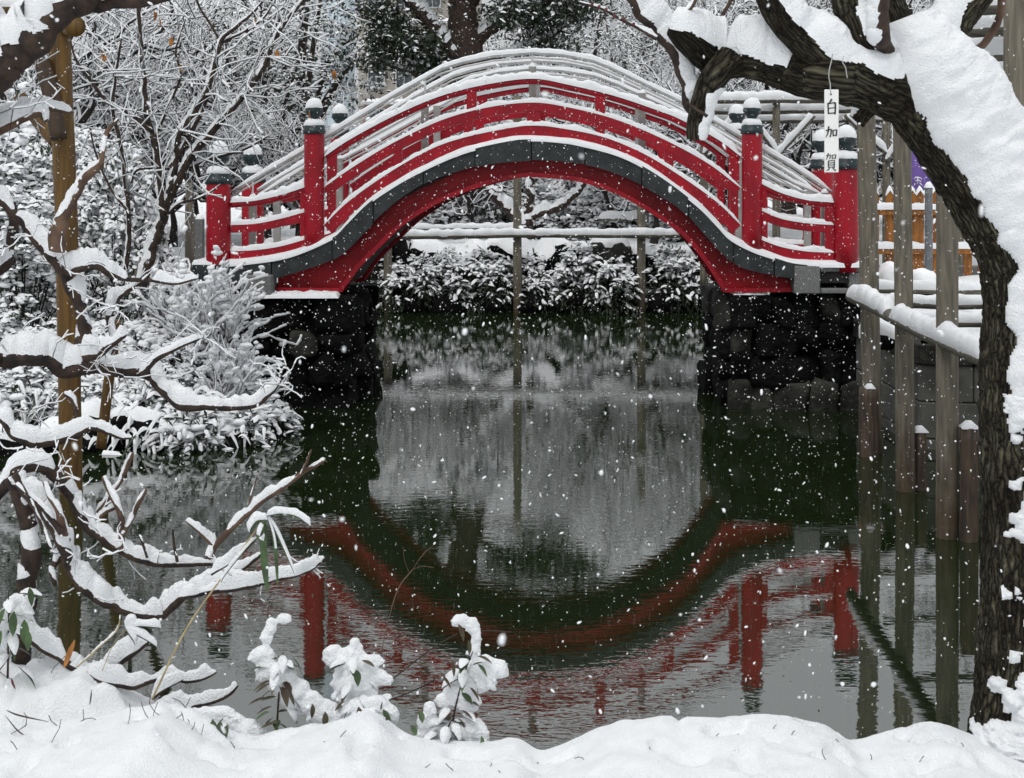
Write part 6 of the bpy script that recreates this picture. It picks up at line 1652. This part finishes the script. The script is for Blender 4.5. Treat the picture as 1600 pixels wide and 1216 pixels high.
for nm, pts in (('trunk', [(742, 380, 30), (738, 220, 28), (734, 120, 27), (726, 60, 25), (720, 4, 20), (716, -30, 10), (714, -50, 5)]), ('limb', [(722, 88, 15), (690, 58, 14), (662, 25, 13), (640, -5, 13), (610, -60, 10)]), ('limb', [(738, 70, 13), (770, 42, 11), (800, 28, 9), (838, 12, 7), (870, -8, 6)]), ('limb', [(722, 20, 14), (750, -20, 12), (790, -70, 9)]),
                ('limb', [(734, 130, 9), (690, 122, 7), (640, 112, 5), (590, 92, 4)]), ('limb', [(745, 92, 8), (790, 84, 7), (850, 62, 5), (900, 30, 4)]), ('limb', [(700, 66, 8), (650, 62, 6), (600, 48, 4)])):
    branch(big, pts, YE, 'bark_dark', h=0.45, n=12, sn=14, fr=3, sfr=4, name=nm, lo=0.3, jit=0.2, snow=(nm == 'limb'))
rs = np.random.default_rng(44)
cen = []
for (px, py, rx, ry, n) in ((640, 70, 52, 30, 170), (610, 55, 34, 26, 90), (672, 98, 34, 16, 80), (600, 20, 40, 22, 70), (590, 95, 20, 14, 30), (800, 22, 50, 22, 110), (850, 30, 40, 24, 100), (845, 70, 40, 16, 50), (900, 10, 40, 24, 80), (560, -30, 60, 30, 60), (680, -50, 90, 40, 160), (800, -50, 90, 40, 160), (730, -110, 90, 30, 90), (890, -50, 50, 30, 50), (720, 10, 16, 10, 8)):
    k = rs.normal(size=(n, 3)) * 0.5
    cen.append(np.array([P(px, py, YE)]) + k * np.array((rx, rx * 0.9, ry)) * YE / F)
cen = np.vstack(cen); nor = nrm(rs.normal(size=cen.shape) + np.array((0, 0, -0.1)))
c, yaw, pit, s_, mats = leaves(cen, nor, 13, 0.15, 0.05, rs, 0.9)
c = c + rs.normal(size=c.shape) * 0.11
tag(MB().add(*scatter(LV4, LT4, c, mats)).build('crown', M['leaf_far'], big, False), kind='stuff')
k = rs.random(len(c)) < 0.07
flat = rotmats(yaw[k], np.clip(pit[k], -0.6, 0.3), np.zeros(k.sum()), np.stack([0.15 * s_[k], 0.08 * s_[k], 0.03 * rs.uniform(0.5, 1.3, k.sum())], -1))
tag(MB().add(*scatter(LSV, LST, c[k] + np.array((0, 0, 0.012)), flat)).build('snow', M['snow_fine'], big), kind='stuff')
ev = [leafy_tree(810 + k, 7.5, 2.2, 3, 0.2, 520, 11, 0.12, 0.05, 0.4, fork=0.22, csize=0.5) for k in range(2)]
for k, (px, Ys, s, lb) in enumerate(((465, 37, 1.15, 'snow flecked pine green tree left of the pale blue tower'), (905, 44, 1.0, 'dark evergreen far back right of the large one'), (1235, 42, 1.2, 'dark evergreen far back above the log trellis'), (170, 31, .8, 'dark evergreen far back at upper left'), (410, 32, .75, 'dark evergreen behind the bare trees left of the left main bridge post'), (1180, 33, .75, 'dark evergreen behind the bare plum above the right main bridge post'), (980, 37, .8, 'dark evergreen behind the bare tree with white limbs'),
                                     (300, 33, .8, 'dark evergreen far back behind the slender stems'), (1100, 47, 1.05, 'dark evergreen far back behind the hanging plum stub'), (1420, 40, 1.2, 'dark evergreen far back behind the right posts'), (20, 40, 1.3, 'dark evergreen far back at the left edge'), (1560, 36, 1.2, 'dark evergreen far back at the right edge'), (790, 50, .9, 'dark evergreen far behind the thick trunk'))):
    x = (px - 800) * Ys / F
    place(ev[k % 2], 'evergreen_tree', (x, Ys, 1.0), s, k * 1.7, lb, 'tree', 'evergreen trees behind the garden')

# ------------------------------------------------------------------ beyond the garden
tw = empty('steel_tower', (P(533, 0, 130)[0], 130, 0), 'pale blue steel tower rising behind the left handrail', 'tower')
MB().add(*lathe([(1.15, 0), (1.15, 60), (0.01, 60.1)], n=24)).build('shaft', M['tower'], tw)
for k in range(3): MB().add(*tube([(-1.25 + k * 1.0, -1.1, 0), (-1.25 + k * 1.0, -1.1, 60)], 0.13, 8)).build('pipe', M['tower'], tw)
for k in range(9): MB().add(*lathe([(1.15, 4 + k * 5), (1.5, 4 + k * 5), (1.5, 4.25 + k * 5), (1.15, 4.25 + k * 5)], n=24)).build('ring', M['frame'], tw, False)
bd_ = empty('apartment_building', (P(560, 0, 115)[0], 115, 0), 'beige apartment block with snowy ledges right of the pale blue tower', 'building')
MB().add(*box(0, 9, 0, 12, 0, 20)).build('wall', M['beige'], bd_, False)
MB().add(*box(0.4, 8.5, -0.25, -0.01, 0, 7.2)).build('brick_base', M['brick'], bd_, False)
for fl in range(6):
    z = 2.2 + fl * 3.0
    o = MB().add(*box(0.2, 8.8, -0.6, -0.26, z + 2.1, z + 2.3)).build('ledge', M['frame'], bd_, False)
    MB().add(*ribbon(np.array([(x, -0.43, z + 2.3) for x in np.linspace(0.3, 8.7, 20)]), 0.2, 0.25, n=7)).build('snow', M['snow_fine'], o)
    for c in range(4):
        x = 0.7 + c * 2.1
        f = MB().add(*box(x, x + 1.3, -0.34, -0.27, z + 0.3, z + 1.8)).build('window', M['frame'], bd_, False)
        for g_ in range(2): MB().add(*box(x + 0.08 + g_ * 0.6, x + 0.62 + g_ * 0.6, -0.37, -0.345, z + 0.38, z + 1.72)).build('pane', M['glass'], f, False)
hl = empty('shrine_hall', (P(1165, 0, 75)[0], 75, 0), 'grey roofed hall glimpsed above the thick snowy branch', 'building')
v = np.array([(-9, -5, 6.5), (9, -5, 6.5), (7, 0, 13.5), (-7, 0, 13.5), (-9, 5, 6.5), (9, 5, 6.5)])
MB().add(v, [(0, 1, 2, 3), (4, 3, 2, 5), (0, 4, 5, 1)], [(0, 3, 4), (1, 5, 2)]).build('roof', M['roofgrey'], hl, False)
MB().add(*box(-7.5, 7.5, -4, 4, 0, 6.5)).build('wall', M['beige'], hl, False)
for k in range(6): MB().add(*box(-6.6 + k * 2.3, -5.2 + k * 2.3, -4.08, -4.01, 2, 5)).build('window', M['glass'], hl, False)

# ------------------------------------------------------------------ falling snow
rs = np.random.default_rng(99)
N = 42000
pos = np.column_stack([rs.uniform(-5.2, 5.2, N), rs.uniform(2.2, 20, N), rs.uniform(0.02, 5.2, N)])
pos[:40] = np.column_stack([rs.uniform(-0.5, 0.5, 40), rs.uniform(0.9, 2.0, 40), rs.uniform(2.0, 2.9, 40)])
k = pos[:, 1] > 6.3
pos = pos[k | (pos[:, 2] > 0.9)]
N = len(pos)
iv, it = ico(1)
iv = iv * (1 + 0.7 * (fbm(iv * 1.5 + 3, 2) - 0.5)[:, None])
oc = np.array([(1, 0, 0), (-1, 0, 0), (0, 1, 0), (0, -1, 0), (0, 0, 1), (0, 0, -1)], float); octt = np.array([(0, 2, 4), (2, 1, 4), (1, 3, 4), (3, 0, 4), (2, 0, 5), (1, 2, 5), (3, 1, 5), (0, 3, 5)])
r = (0.0019 + 0.0046 * rs.random(N) ** 3.0) * (0.55 + 0.45 * np.clip(pos[:, 1] / 9, 0, 1))
mats = rotmats(rs.uniform(0, 6.28, N), rs.uniform(-1.5, 1.5, N), rs.uniform(0, 6.28, N), np.stack([r * rs.uniform(0.8, 2.2, N), r * rs.uniform(0.6, 1.1, N), r * rs.uniform(0.6, 1.2, N)], -1))
nr = pos[:, 1] < 9
fs = MB().add(*scatter(iv, it, pos[nr], mats[nr])).add(*scatter(oc, octt, pos[~nr], mats[~nr])).build('falling_snow', M['snow_fine'])
tag(fs, 'loose snowflakes falling through the air over the pond', kind='stuff')
